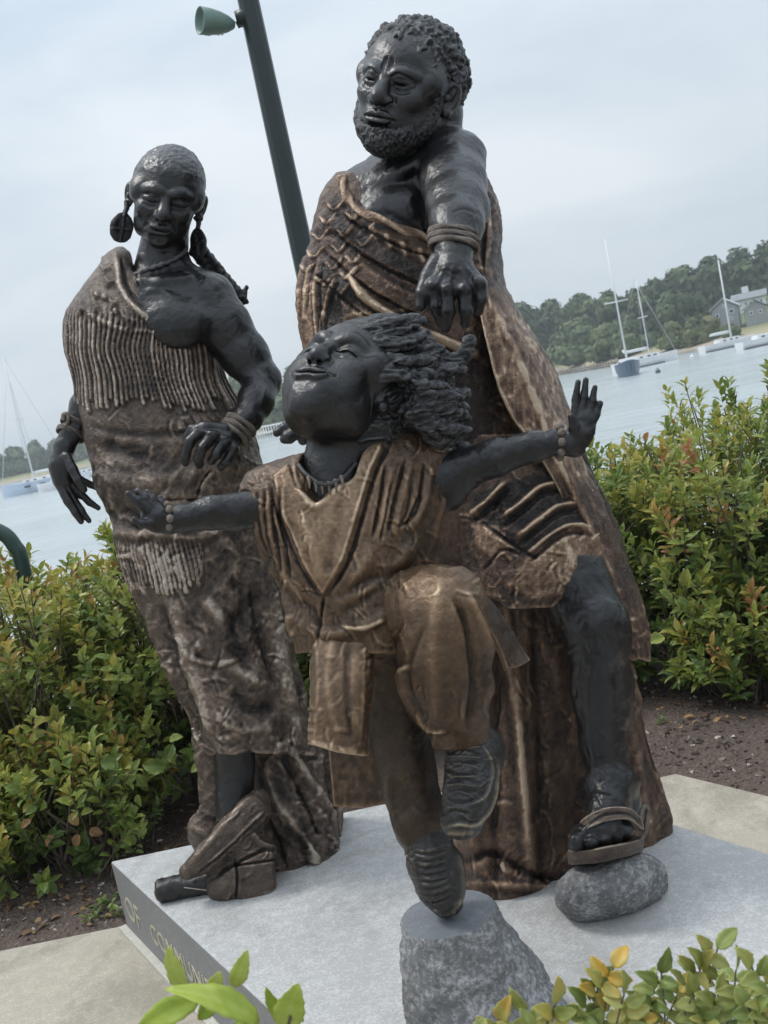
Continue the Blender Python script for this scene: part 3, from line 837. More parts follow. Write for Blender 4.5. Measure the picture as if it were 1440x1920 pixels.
M_TRUNK = plain('far_trunk', (0.10, 0.085, 0.07), 0.9, var=0.4, sc=1)

# ------------------------------------------------------------------ far trees
rngT = np.random.default_rng(77)
def tree(name, px, py_top, py_base, Y, wpx, label, tone=0.35, n=1500, leaf=0.42, cat='tree', group='trees on the far shore', trunk=True, dense=1.0):
    top = at(px, py_top, Y); base = at(px, py_base, Y)
    h = np.linalg.norm(top - base); w = wpx / FPX * Y
    bx, by = (top[0] + 0 * base[0]), Y
    g = np.array((at(px, (py_top + py_base) / 2, Y)[0], Y, top[2] - h))
    root = thing(name, label, cat, tuple(g), group)
    V, F, T = [], [], []
    nl = rngT.integers(7, 11)
    lob = []
    for i in range(nl):
        a = rngT.uniform(0, 2 * math.pi); rr = rngT.uniform(0.1, 0.62) * w / 2; zz = h * rngT.uniform(0.28, 0.80)
        lob.append((rr * math.cos(a), rr * math.sin(a), zz, w * rngT.uniform(0.20, 0.32), h * rngT.uniform(0.13, 0.22)))
    lob.append((0, 0, h * 0.80, w * 0.22, h * 0.20)); lob.append((w * .12, 0, h * 0.45, w * 0.36, h * 0.26)); lob.append((-w * .15, 0, h * 0.35, w * 0.36, h * 0.26))
    lob = np.array(lob); k = rngT.integers(0, len(lob), int(n * dense)); Lb = lob[k]
    d = rngT.normal(size=(len(k), 3)); d /= np.linalg.norm(d, axis=1, keepdims=True); d[:, 2] = np.where(d[:, 2] < -0.4, -d[:, 2], d[:, 2])
    r = (rngT.uniform(0.74, 1.05, len(k)) + 0.25 * rngT.random(len(k)) ** 4)[:, None]
    C = Lb[:, :3] + d * r * Lb[:, [3, 3, 4]]
    C[:, 2] = np.clip(C[:, 2], 0.3, h)
    s = leaf * rngT.uniform(0.6, 1.5, len(k)) * Y / 150
    t1 = rngT.normal(size=(len(k), 3)); t1 -= d * (t1 * d).sum(1, keepdims=True) * 0.7; t1 /= np.linalg.norm(t1, axis=1, keepdims=True); t2 = np.cross(d, t1)
    s = s[:, None]
    V = np.stack([C + t1 * s, C + t2 * s * .7, C - t1 * s, C - t2 * s * .7], 1).reshape(-1, 3)
    F = np.arange(len(V)).reshape(-1, 4)
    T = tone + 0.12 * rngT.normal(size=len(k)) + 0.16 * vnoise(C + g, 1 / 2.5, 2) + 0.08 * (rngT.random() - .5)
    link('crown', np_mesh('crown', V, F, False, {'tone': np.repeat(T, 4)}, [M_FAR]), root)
    # dim inner mass of small twigs and leaves
    cV, cF = [], []; o = 0
    for L_ in lob:
        bm = bmesh.new(); bmesh.ops.create_icosphere(bm, subdivisions=2, radius=1.0)
        q = np.array([x.co[:] for x in bm.verts]); ff = np.array([[x.index for x in f_.verts] for f_ in bm.faces]); bm.free()
        q = q * (1 + 0.25 * vnoise(q * 2 + L_[:3], 1.0, 3))[:, None]
        cV.append(L_[:3] + q * L_[[3, 3, 4]] * 0.74); cF.append(ff + o); o += len(q)
    cV = np.vstack(cV); cV[:, 2] = np.maximum(cV[:, 2], 0.2)
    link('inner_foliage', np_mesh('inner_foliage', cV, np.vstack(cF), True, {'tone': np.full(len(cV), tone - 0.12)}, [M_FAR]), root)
    if trunk:
        bm = bmesh.new(); bmesh.ops.create_cone(bm, segments=7, radius1=w * 0.03 + 0.1, radius2=w * 0.012 + 0.04, depth=h * 0.75, matrix=Matrix.Translation((0, 0, h * 0.375 - 0.3)), cap_ends=True)
        for i in range(4):
            a = i * 1.6; mt = Matrix.Translation((0, 0, h * (0.3 + 0.1 * i))) @ Matrix.Rotation(a, 4, 'Z') @ Matrix.Rotation(0.9, 4, 'Y') @ Matrix.Translation((0, 0, w * 0.14))
            bmesh.ops.create_cone(bm, segments=5, radius1=0.1 + w * .01, radius2=0.04, depth=w * 0.3, matrix=mt, cap_ends=True)
        me = bpy.data.meshes.new('trunk'); bm.to_mesh(me); bm.free(); me.materials.append(M_TRUNK); link('trunk', me, root)
    return root

def far_trees():
    # (px, top, base, extra metres behind the shoreline, width px, tone)
    T = [(985, 566, 690, 26, 90, .22), (1040, 560, 690, 30, 95, .28), (1098, 548, 680, 34, 95, .40), (1150, 543, 680, 36, 85, .30), (1196, 541, 660, 40, 80, .26), (1236, 520, 650, 46, 90, .24),
         (1290, 496, 640, 55, 105, .30), (1340, 478, 630, 60, 100, .27), (1395, 462, 620, 66, 110, .24), (1450, 448, 610, 70, 120, .24), (1510, 436, 600, 75, 120, .27),
         (1262, 545, 645, 30, 70, .36), (1310, 545, 640, 36, 60, .22), (1075, 600, 695, 7, 105, .45), (1140, 606, 690, 8, 90, .40), (1180, 610, 682, 9, 70, .34), (1225, 622, 672, 16, 40, .18),
         (1262, 603, 664, 6, 62, .66), (1300, 595, 656, 7, 50, .62), (1330, 592, 654, 9, 50, .68), (1372, 606, 650, 8, 34, .48),
         (945, 590, 720, 24, 90, .26), (890, 610, 730, 24, 90, .24), (830, 630, 745, 24, 90, .27), (760, 650, 760, 26, 90, .25), (690, 668, 772, 26, 90, .28), (620, 684, 790, 20, 90, .30),
         (560, 682, 800, 18, 80, .36), (512, 690, 812, 18, 70, .33), (455, 690, 822, 18, 75, .40), (520, 740, 815, 4, 80, .30), (450, 745, 828, 4, 60, .46), (400, 720, 835, 14, 70, .34), (330, 745, 845, 14, 80, .3), (255, 775, 860, 20, 80, .3),
         (200, 800, 880, 26, 70, .30), (150, 812, 885, 28, 60, .32), (110, 822, 895, 30, 60, .28), (70, 824, 900, 30, 55, .34), (28, 836, 905, 30, 55, .30), (-15, 845, 912, 30, 60, .33), (-70, 855, 925, 30, 70, .3), (-130, 865, 935, 30, 70, .32)]
    kinds = {0: 'dark grey-green', 1: 'mid green', 2: 'olive green', 3: 'yellowing'}
    T.sort(key=lambda q: q[0]); seen = {}; ORD = ('first', 'second', 'third', 'fourth', 'fifth', 'sixth', 'seventh', 'eighth', 'ninth', 'tenth', 'eleventh')
    for i, (px, pt, pb, off, w, tn) in enumerate(T):
        s = shore_at(px); d = s[:2] / np.linalg.norm(s[:2]); Y = float((s[:2] + d * off)[1])
        k = 3 if tn > .55 else 2 if tn > .38 else 1 if tn > .27 else 0
        if px < 240: where = 'above the left green bank'
        elif px < 640: where = 'behind the white shore railing'
        elif px < 960: where = 'hidden behind the bearded man'
        elif px < 1215: where = 'behind the dark blue sailboat'
        else: where = 'around the grey shore houses'
        seen[(k, where)] = seen.get((k, where), 0) + 1
        lab = '%s tree %s, %s of that colour' % (kinds[k], where, ORD[seen[(k, where)] - 1])
        if off < 10 and px > 1240: lab = {1262: 'wide yellowing shrub on the sand bank near the white buoy', 1300: 'yellowing shrub on the sand bank left of the grey gable house', 1330: 'golden shrub on the sand bank beside the grey gable house', 1372: 'small olive shrub beside the thick bare mast'}[px]
        tree('shore_tree' if off >= 10 or px < 1240 else 'shore_shrub', px, pt, pb, Y, w, lab, tn + (.08 if px < 640 else -.05 if px > 1215 else 0), 2300 if w > 60 else 1400, 0.42 if w > 60 else .32)
far_trees()
# ------------------------------------------------------------------ houses, boats, dock, lamp post
def box_bm(bm, lo, hi, mat=0):
    lo = Vector(lo); hi = Vector(hi)
    r = bmesh.ops.create_cube(bm, size=1.0, matrix=Matrix.Translation((lo + hi) / 2) @ Matrix.Diagonal((*(hi - lo), 1)))
    return r
def bm_obj(name, bm, mat, parent, smooth=False):
    bmesh.ops.recalc_face_normals(bm, faces=bm.faces[:])
    me = bpy.data.meshes.new(name); bm.to_mesh(me); bm.free(); me.materials.append(mat)
    if smooth: me.polygons.foreach_set('use_smooth', np.ones(len(me.polygons), bool))
    return link(name, me, parent)
def box(name, lo, hi, mat, parent):
    bm = bmesh.new(); box_bm(bm, lo, hi); return bm_obj(name, bm, mat, parent)
def rod(name, a, b, r, mat, parent, r2=None, seg=8):
    a = Vector(a); b = Vector(b); d = b - a; bm = bmesh.new()
    mt = Matrix.Translation((a + b) / 2) @ d.to_track_quat('Z', 'Y').to_matrix().to_4x4()
    bmesh.ops.create_cone(bm, segments=seg, radius1=r, radius2=r if r2 is None else r2, depth=d.length, matrix=mt, cap_ends=True)
    return bm_obj(name, bm, mat, parent, True)
M_WHITE = plain('white_paint', (0.72, 0.73, 0.74), 0.4, var=0.06, sc=3)
M_NAVY = plain('navy_hull', (0.035, 0.075, 0.13), 0.3, var=0.1)
M_PALEB = plain('pale_blue_hull', (0.50, 0.58, 0.70), 0.35, var=0.05)
M_ALU = plain('mast_paint', (0.66, 0.67, 0.67), 0.4)
M_WIRE = plain('rigging_wire', (0.30, 0.31, 0.32), 0.5)
M_GLASS = plain('dark_window', (0.03, 0.04, 0.05), 0.1)
M_SHING = plain('grey_shingle_wall', (0.30, 0.315, 0.33), 0.85, var=0.15, sc=2)
M_ROOF = plain('grey_roof', (0.40, 0.42, 0.44), 0.8, var=0.1, sc=2)
M_DROOF = plain('dark_roof', (0.20, 0.215, 0.225), 0.8, var=0.15, sc=2)
M_WOOD = plain('weathered_timber', (0.20, 0.18, 0.15), 0.9, var=0.3, sc=3)
M_STRIPE = plain('dark_waterline', (0.06, 0.07, 0.08), 0.5)

def house(px, py_base, Y, yaw, w, d, h, roof_h, wall, roof, label, wins, gable_front=True, dormers=0, chimney=False):
    p = at(px, py_base, Y)
    root = thing('shore_house', label, 'house', tuple(p), None); root.rotation_euler = (0, 0, yaw)
    bm = bmesh.new()
    # wall with gables along x
    vs = [bm.verts.new(q) for q in ((-w / 2, 0, -2), (w / 2, 0, -2), (w / 2, 0, h), (0, 0, h + roof_h), (-w / 2, 0, h), (-w / 2, d, -2), (w / 2, d, -2), (w / 2, d, h), (0, d, h + roof_h), (-w / 2, d, h))]
    for f in ((0, 1, 2, 3, 4), (9, 8, 7, 6, 5), (1, 6, 7, 2), (5, 0, 4, 9), (2, 7, 8, 3), (4, 3, 8, 9), (0, 5, 6, 1)): bm.faces.new([vs[i] for i in f])
    bm_obj('wall', bm, wall, root)
    bm = bmesh.new(); e = 0.35
    for s in (-1, 1):
        a = [(s * (w / 2 + e), -e, h - e * roof_h / (w / 2) + .12), (s * (w / 2 + e), d + e, h - e * roof_h / (w / 2) + .12), (0, d + e, h + roof_h + .14), (0, -e, h + roof_h + .14)]
        q = [bm.verts.new(v) for v in a] + [bm.verts.new((v[0], v[1], v[2] + .16)) for v in a]
        for f in ((0, 1, 2, 3), (7, 6, 5, 4), (0, 4, 5, 1), (1, 5, 6, 2), (2, 6, 7, 3), (3, 7, 4, 0)): bm.faces.new([q[i] for i in f])
    ro = bm_obj('roof', bm, roof, root)
    if chimney: box('chimney', (w * .1, d * .5, h + roof_h * .6), (w * .1 + 1.1, d * .5 + 1.0, h + roof_h + 1.3), M_WHITE, ro)
    for (x, z, ww, hh, side) in wins:
        if side == 'f':
            o = box('window', (x - ww / 2, -0.05, z), (x + ww / 2, 0.1, z + hh), M_WHITE, root)
            box('pane', (x - ww / 2 + .1, -0.09, z + .1), (x + ww / 2 - .1, -0.03, z + hh - .1), M_GLASS, o)
        else:
            sx = w / 2 if side == 'r' else -w / 2
            o = box('window', (sx - .05, x - ww / 2, z), (sx + .05, x + ww / 2, z + hh), M_WHITE, root)
            box('pane', (sx - .09, x - ww / 2 + .1, z + .1), (sx + .09, x + ww / 2 - .1, z + hh - .1), M_GLASS, o)
    return root
def houses():
    s = shore_at(1360); Y = float(s[1] + 14)
    m = Y / FPX
    house(1362, 604, Y, -0.45, 46 * m, 48 * m, 26 * m, 15 * m, M_SHING, M_ROOF, 'grey shingled gable house on the far shore behind the bare mast', [(-14 * m, 11 * m, 7 * m, 7 * m, 'f'), (12 * m, 14 * m, 9 * m, 8 * m, 'f'), (0, 27 * m, 5 * m, 6 * m, 'f'), (10 * m, 3 * m, 5 * m, 6 * m, 'f'), (14 * m, 14 * m, 8 * m, 7 * m, 'r'), (34 * m, 14 * m, 8 * m, 7 * m, 'r')])
    house(1418, 592, Y - 3, -0.35, 38 * m, 40 * m, 14 * m, 13 * m, M_SHING, M_DROOF, 'low grey house with a dark gable in front of the white house', [(-8 * m, 3 * m, 6 * m, 7 * m, 'f'), (8 * m, 3 * m, 6 * m, 7 * m, 'f')])
    house(1440, 585, Y + 16, 1.15, 60 * m, 62 * m, 34 * m, 11 * m, M_WHITE, M_DROOF, 'white two storey house with a row of dark windows at the right edge', [(x * m, 22 * m, 5 * m, 8 * m, 'l') for x in (8, 18, 28, 38, 48)] + [(x * m, 22 * m, 5 * m, 8 * m, 'f') for x in (-20, -8, 4, 16)], chimney=True)
houses()

def hull_mesh(L, B, fb, sheer=0.3, draft=0.35, transom=0.7, n=12):
    st = np.linspace(0, 1, n); V = []
    for t in st:
        x = (t - 0.5) * L
        bw = B / 2 * (math.sin(math.pi * (0.5 - 0.5 * t) ** 0.9) ** 0.6 if False else (1 - t ** 2.6) ** 0.75 * (transom + (1 - transom) * min(1, t * 2.2)))
        z = fb * (1 + sheer * (t - 0.35) ** 2 * 2)
        bw = max(bw, 0.02)
        for (yy, zz) in ((-bw, z), (-bw * .94, z * .45), (-bw * .78, -0.05), (0, -draft * (1 - t * .6)), (bw * .78, -0.05), (bw * .94, z * .45), (bw, z)):
            V.append((x, yy, zz))
    I = np.arange(n * 7).reshape(n, 7); F = np.stack([I[:-1, :-1], I[:-1, 1:], I[1:, 1:], I[1:, :-1]], -1).reshape(-1, 4)
    return np.array(V), F, I
def boat(px, py, head, L, B, fb, hullm, label, mast_px=None, mast_r=0.075, cabin=True, boom=True, stay=True, spreader=True, sail_cover=True, stripe=False, cat='sailboat', catamaran=False):
    p = on_plane(px, py, WZ)
    root = thing('moored_boat' if mast_px is None else 'moored_sailboat', label, cat, tuple(p), 'boats moored in the harbour'); root.rotation_euler = (0, 0, head)
    V, F, I = hull_mesh(L, B, fb)
    me = np_mesh('hull', V, [F, np.array([I[0][::-1]])], False, None, [hullm]); bmx = bmesh.new(); bmx.from_mesh(me); bmesh.ops.recalc_face_normals(bmx, faces=bmx.faces[:]); bmx.to_mesh(me); bmx.free()
    link('hull', me, root)
    D = np.array([[I[k, 0], I[k + 1, 0], I[k + 1, 6], I[k, 6]] for k in range(len(I) - 1)])
    Vd = V.copy(); Vd[:, 2] -= 0.06
    link('deck', np_mesh('deck', Vd, D, False, None, [M_WHITE]), root)
    if stripe: box('waterline_stripe', (-L * .47, -B * .46, -.02), (L * .2, B * .46, .14), M_STRIPE, root)
    if cabin:
        bm = bmesh.new(); box_bm(bm, (-L * .22, -B * .28, fb - .1), (L * .18, B * .28, fb + .42)); bmesh.ops.bevel(bm, geom=bm.edges[:], offset=.12, segments=2, affect='EDGES')
        cb = bm_obj('cabin', bm, M_WHITE, root)
        for k in (-.12, 0.0, .1): box('porthole', (L * k - .2, -B * .285, fb + .12), (L * k + .2, B * .285, fb + .28), M_GLASS, cb)
    if mast_px:
        mh = mast_px / FPX * p[1]
        x0 = L * .06
        ms = rod('mast', (x0, 0, fb), (x0, 0, fb + mh), mast_r, M_ALU, root, mast_r * .6)
        if spreader: rod('spreader', (x0, -B * .42, fb + mh * .5), (x0, B * .42, fb + mh * .5), .05, M_ALU, ms)
        if boom:
            bo = rod('boom', (x0, 0, fb + 1.0), (x0 - L * .38, 0, fb + 1.05), .08, M_ALU, root)
            if sail_cover: rod('furled_sail', (x0 - .1, 0, fb + 1.17), (x0 - L * .36, 0, fb + 1.15), .13, M_WHITE, bo)
        if stay:
            rod('forestay', (x0, 0, fb + mh * .9), (L * .48, 0, fb + .15), .045, M_WIRE if mast_r < .09 else M_ALU, root); rod('backstay', (x0, 0, fb + mh), (-L * .48, 0, fb), .02, M_WIRE, root)
            for s in (-1, 1): rod('shroud', (x0, 0, fb + mh * .85), (x0 - .2, s * B * .45, fb), .02, M_WIRE, root)
    return root
def boats():
    boat(1180, 704, -1.75, 7.6, 2.7, 1.25, M_NAVY, 'dark blue sailboat with a tall white mast lying bow on', 228, 0.10, True, True, False)
    boat(1214, 686, 0.25, 8.4, 2.6, 0.95, M_WHITE, 'white sailboat moored just behind the dark blue one', 150, 0.085, stripe=True)
    boat(1368, 652, 0.2, 7.4, 2.4, 0.8, M_WHITE, 'white sailboat with a thick bare mast before the houses', 150, 0.13, stay=False, spreader=False, stripe=True)
    boat(1440, 646, 0.2, 6.5, 2.2, 0.75, M_WHITE, 'low white boat cut off by the right edge', None, stripe=True, cat='boat')
    b = boat(78, 920, 3.05, 11.0, 4.2, 1.5, M_PALEB, 'pale blue hulled sailboat behind the hanging hand', 235, 0.12, True, True, True)
    for k in (-3.0, -1.2, 1.0): box('porthole', (k - .35, -2.05, .85), (k + .35, 2.05, 1.1), M_GLASS, b)
    boat(118, 915, 2.9, 7.0, 2.6, 0.9, M_WHITE, 'small white boat half hidden by the hanging hand', None, cat='boat')
    boat(172, 893, 0.1, 7.5, 2.5, 0.9, M_WHITE, 'white boat by the left bank under the green slope', None, cat='boat')
    for px, py in ((1298, 671), (1234, 699)):
        p = on_plane(px, py, WZ); r = 0.24
        bm = bmesh.new(); bmesh.ops.create_uvsphere(bm, u_segments=12, v_segments=8, radius=r, matrix=Matrix.Translation((0, 0, r * .5)) @ Matrix.Diagonal((1, 1, .85, 1)))
        bmesh.ops.create_cone(bm, segments=8, radius1=.05, radius2=.05, depth=.2, matrix=Matrix.Translation((0, 0, r * 1.4)), cap_ends=True)
        o = bm_obj('mooring_buoy', bm, M_WHITE if px > 1240 else M_STRIPE, None, True); o.location = tuple(p)
        o['label'] = 'white mooring buoy floating right of the sailboats' if px > 1240 else 'dark mooring buoy floating beside the navy hull'; o['category'] = 'buoy'; o['group'] = 'mooring buoys'
boats()

def dock():
    # white-posted railing on the shore between woman and child, and timber bulkhead by the boats
    a = on_plane(478, 825, WZ); b = on_plane(640, 797, WZ)
    root = thing('shore_railing', 'long pale post and rail fence on the far shore between woman and child', 'railing', tuple(a))
    d = b - a; L = np.linalg.norm(d); n = 30
    for i in range(n):
        q = d * i / (n - 1); rod('post', (q[0], q[1], -.3), (q[0], q[1], 2.2), .10, M_WHITE, root, seg=6)
    for z in (0.9, 2.0): rod('rail', (0, 0, z), (d[0], d[1], z), .09, M_WHITE, root, seg=6)
    a = on_plane(1034, 706, WZ); b = on_plane(1160, 686, WZ); d = b - a
    root = thing('timber_bulkhead', 'dark timber bulkhead along the shore left of the blue sailboat', 'wall', tuple(a))
    n = 26
    for i in range(n):
        q = d * i / (n - 1); rod('pile', (q[0], q[1], -.6), (q[0], q[1], 0.8 + .15 * (i % 3)), .14, M_WOOD, root, seg=6)
    for z in (0.25, 0.65): rod('wale', (0, -.1, z), (d[0], d[1] - .1, z), .12, M_WOOD, root, seg=6)
dock()

def lamp():
    m = plain('dark_green_paint', (0.010, 0.020, 0.020), 0.4, var=0.12, sc=6); m2 = plain('grey_green_lamp', (0.14, 0.215, 0.185), 0.5, var=0.06, sc=20); mk = plain('lamp_knuckle', (0.03, 0.036, 0.04), 0.5); mw = plain('rating_label', (0.6, 0.62, 0.62), 0.5)
    Y = 5.7; P = at(515, 230, Y)
    root = thing('lamp_post', 'dark green tapered lamp post rising behind the bearded man', 'lamp post', (float(P[0]), Y, 0.0))
    bm = bmesh.new(); bmesh.ops.create_cone(bm, segments=12, radius1=.071, radius2=.048, depth=6.4, matrix=Matrix.Translation((0, 0, 3.1)), cap_ends=True)
    bmesh.ops.create_cone(bm, segments=12, radius1=.15, radius2=.09, depth=.3, matrix=Matrix.Translation((0, 0, .1)), cap_ends=True)
    bm_obj('pole', bm, m, root)
    q = at(447, 36, Y) - np.array(root.location); z = float(q[2])
    a = at(380, 40, Y) - np.array(root.location)
    v = bmesh.new()
    # bullet floodlight: revolved profile along its axis
    A = at(441, 47, Y) - np.array(root.location); Bv = at(374, 38, Y - .10) - np.array(root.location)
    ax = Vector(Bv - A); L = ax.length; prof = [(0, .0), (.01, .022), (.05, .042), (.11, .058), (.17, .066), (.235, .070), (.236, .064), (.20, .060)]
    prof = [(t / .236 * L, r) for t, r in prof]
    seg = 20; VV = []; 
    quat = ax.to_track_quat('Z', 'Y')
    for t, r in prof:
        for k in range(seg):
            g = 2 * math.pi * k / seg; VV.append(Vector(A) + quat @ Vector((r * math.cos(g), r * math.sin(g), t)))
    I = np.arange(len(prof) * seg).reshape(len(prof), seg); J = np.roll(I, -1, 1)
    F = np.stack([I[:-1], J[:-1], J[1:], I[1:]], -1).reshape(-1, 4)
    h = link('floodlight', np_mesh('floodlight', np.array([tuple(x) for x in VV]), [F, np.array([I[-1]])], True, None, [m2]), root)
    for k in range(5):
        g = 2.2 + k * .16
        bmx = bmesh.new(); r = .067
        mt = Matrix.Translation(Vector(A)) @ quat.to_matrix().to_4x4() @ Matrix.Rotation(g + 1.2, 4, 'Z') @ Matrix.Translation((r, 0, L * .74))
        bmesh.ops.create_cube(bmx, size=1, matrix=mt @ Matrix.Diagonal((.006, .008, .034, 1))); bm_obj('cooling_slot', bmx, mk, h)
    for k, (dz) in enumerate((.30, .40)):
        bmx = bmesh.new(); mt = Matrix.Translation(Vector(A)) @ quat.to_matrix().to_4x4() @ Matrix.Rotation(3.62, 4, 'Z') @ Matrix.Translation((.0585 + .006 * k, 0, L * dz)) @ Matrix.Rotation(.22, 4, 'Y')
        bmesh.ops.create_cube(bmx, size=1, matrix=mt @ Matrix.Diagonal((.002, .032, .014, 1))); bm_obj('label_sticker', bmx, mw, h)
    kn = rod('knuckle', tuple(A - np.array(ax) * .05), (float(A[0]) + .06, float(A[1]), float(A[2]) + .015), .02, mk, h)
    rod('mount', (-.085, 0, z), (0, 0, z + .005), .042, m, root, .05, 14)
lamp()
def hoop():
    m = plain('green_tube', (0.012, 0.04, 0.032), 0.35, var=0.1)
    Y = 4.4; pts = [at(-150, 1120, Y), at(-110, 1020, Y), at(-50, 985, Y), at(0, 997, Y), at(26, 1022, Y), at(44, 1070, Y), at(80, 1300, Y)]
    root = thing('green_hoop_rail', 'curved dark green tube rail above the hedge at the left edge', 'railing', tuple((pts[-1][0], Y, 0)))
    P = catmull(np.array(pts) - np.array(root.location), 8); T = np.gradient(P, axis=0); T /= np.linalg.norm(T, axis=1, keepdims=True)
    A = np.cross(T, (0, 1.0, 0)); A /= np.linalg.norm(A, axis=1, keepdims=True); B = np.cross(T, A); n = 14; a = np.arange(n) / n * 2 * math.pi
    V = (P[:, None] + .033 * (A[:, None] * np.cos(a)[None, :, None] + B[:, None] * np.sin(a)[None, :, None])).reshape(-1, 3)
    I = np.arange(len(P) * n).reshape(len(P), n); J = np.roll(I, -1, 1); F = np.stack([I[:-1], I[1:], J[1:], J[:-1]], -1).reshape(-1, 4)
    me = np_mesh('tube', V, F, True, None, [m]); bm = bmesh.new(); bm.from_mesh(me); bmesh.ops.recalc_face_normals(bm, faces=bm.faces[:]); bm.to_mesh(me); bm.free()
    link('tube', me, root)
hoop()
# ------------------------------------------------------------------ shrubs, debris and near leaves
rngP = np.random.default_rng(31)
def leaves_mesh(C, D, N, Ln, Wd, tone, curl=0.25):
    """Many folded leaves: base C, direction D, normal N, length, width."""
    D = D / (np.linalg.norm(D, axis=1, keepdims=True) + 1e-9); S = np.cross(D, N); S /= np.linalg.norm(S, axis=1, keepdims=True) + 1e-9; N = np.cross(S, D)
    L = Ln[:, None]; W = Wd[:, None]
    P = [C, C + D * L * .33 + S * W * .5 + N * W * .14, C + D * L * .36, C + D * L * .33 - S * W * .5 + N * W * .14,
         C + D * L * .72 + S * W * .40 + N * (W * .1 - L * curl * .3), C + D * L * .72 - N * L * curl * .35, C + D * L * .72 - S * W * .40 + N * (W * .1 - L * curl * .3), C + D * L - N * L * curl]
    V = np.stack(P, 1); n = len(C); o = (np.arange(n) * 8)[:, None]
    T = np.concatenate([o + np.array([[0, 1, 2]]), o + np.array([[0, 2, 3]]), o + np.array([[4, 7, 5]]), o + np.array([[5, 7, 6]])])
    Q = np.concatenate([o + np.array([[1, 4, 5, 2]]), o + np.array([[2, 5, 6, 3]])])
    return V.reshape(-1, 3), T, Q, np.repeat(tone, 8)

def shrub(x, y, w, d, h, label, tone=0.4, n=230, leaf=0.05, narrow=0.42, top=0.22, stems=14):
    root = thing('hedge_shrub', label, 'shrub', (x, y, 0.0), 'shrubs of the hedge behind the plinth')
    r = rngP
    # stems from the foot
    bm = bmesh.new(); tips = []
    for i in range(stems):
        a = r.uniform(0, 6.28); q = r.random() ** .6
        b = Vector((0.18 * w * math.cos(a) * r.random(), 0.2 * d * math.sin(a) * r.random(), -0.05)); e = Vector((w * .46 * q * math.cos(a), d * .46 * q * math.sin(a), h * r.uniform(.7, .98)))
        prev = b
        for k in range(1, 5):
            t = k / 4; c = b.lerp(e, t) + Vector((r.normal() * .03, r.normal() * .03, 0)); dd = c - prev
            bmesh.ops.create_cone(bm, segments=5, radius1=.011 * (1.15 - t * .7), radius2=.011 * (1 - t * .7), depth=dd.length, matrix=Matrix.Translation((prev + c) / 2) @ dd.to_track_quat('Z', 'Y').to_matrix().to_4x4())
            prev = c
    bm_obj('stems', bm, M_BARK, root, True)
    # twigs with leaves round them
    u = r.uniform(-1, 1, n); v = r.uniform(-1, 1, n); z = r.random(n) ** .75
    rad = (1 - np.clip(np.hypot(u, v), 0, 1.3) ** 4 * .22)
    prof = np.where(z < .35, .80 + .57 * z, 1.0) * np.where(z > .8, 1 - (z - .8) * .9, 1)
    bump_ = 1 + .10 * vnoise(np.stack([u * w * 2 + x, v * 2 + y, z], 1), 1.6, 3)
    B = np.stack([u * w / 2 * prof, v * d / 2 * prof, h * (.03 + .87 * z * rad * bump_)], 1)
    dirn = np.stack([u * .5, v * .5 - .12, .55 + .7 * z], 1) + r.normal(size=(n, 3)) * .28
    dirn /= np.linalg.norm(dirn, axis=1, keepdims=True)
    m = 13; Ls = r.uniform(.10, .19, n)
    C = []; D = []; N = []; T = []; Ln = []
    side = np.cross(dirn, np.array((0.3, .2, 1.))); side /= np.linalg.norm(side, axis=1, keepdims=True); up = np.cross(side, dirn)
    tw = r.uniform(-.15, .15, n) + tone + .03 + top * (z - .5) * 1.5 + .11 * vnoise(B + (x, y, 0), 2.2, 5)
    red = r.random(n) < .03
    for k in range(m):
        t = (k + .5) / m; a = k * 2.4 + r.uniform(0, 6.28, n) * .15
        out = side * np.cos(a)[:, None] + up * np.sin(a)[:, None]
        C.append(B + dirn * (Ls * t)[:, None] + out * .004); dd = dirn * (.35 + .75 * t) + out * (.95 - .45 * t) + r.normal(size=(n, 3)) * .12
        D.append(dd); N.append(dirn * .9 - out * .5 + r.normal(size=(n, 3)) * .2); Ln.append(leaf * r.uniform(.7, 1.35, n) * (1.1 - .35 * abs(t - .5)))
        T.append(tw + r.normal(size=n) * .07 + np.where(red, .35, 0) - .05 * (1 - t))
    C, D, N, Ln, T = (np.concatenate(q) for q in (C, D, N, Ln, T))
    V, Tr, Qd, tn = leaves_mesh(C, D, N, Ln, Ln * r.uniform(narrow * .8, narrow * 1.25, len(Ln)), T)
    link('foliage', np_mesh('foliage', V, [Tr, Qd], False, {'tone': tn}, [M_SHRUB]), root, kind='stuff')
    bm = bmesh.new()
    for i in range(0, n, 2):
        a = Vector(B[i] - dirn[i] * .12); b = Vector(B[i] + dirn[i] * Ls[i]); dd = b - a
        bmesh.ops.create_cone(bm, segments=4, radius1=.0035, radius2=.002, depth=dd.length, matrix=Matrix.Translation((a + b) / 2) @ dd.to_track_quat('Z', 'Y').to_matrix().to_4x4())
    bm_obj('twigs', bm, M_BARK, root, True)
    return root
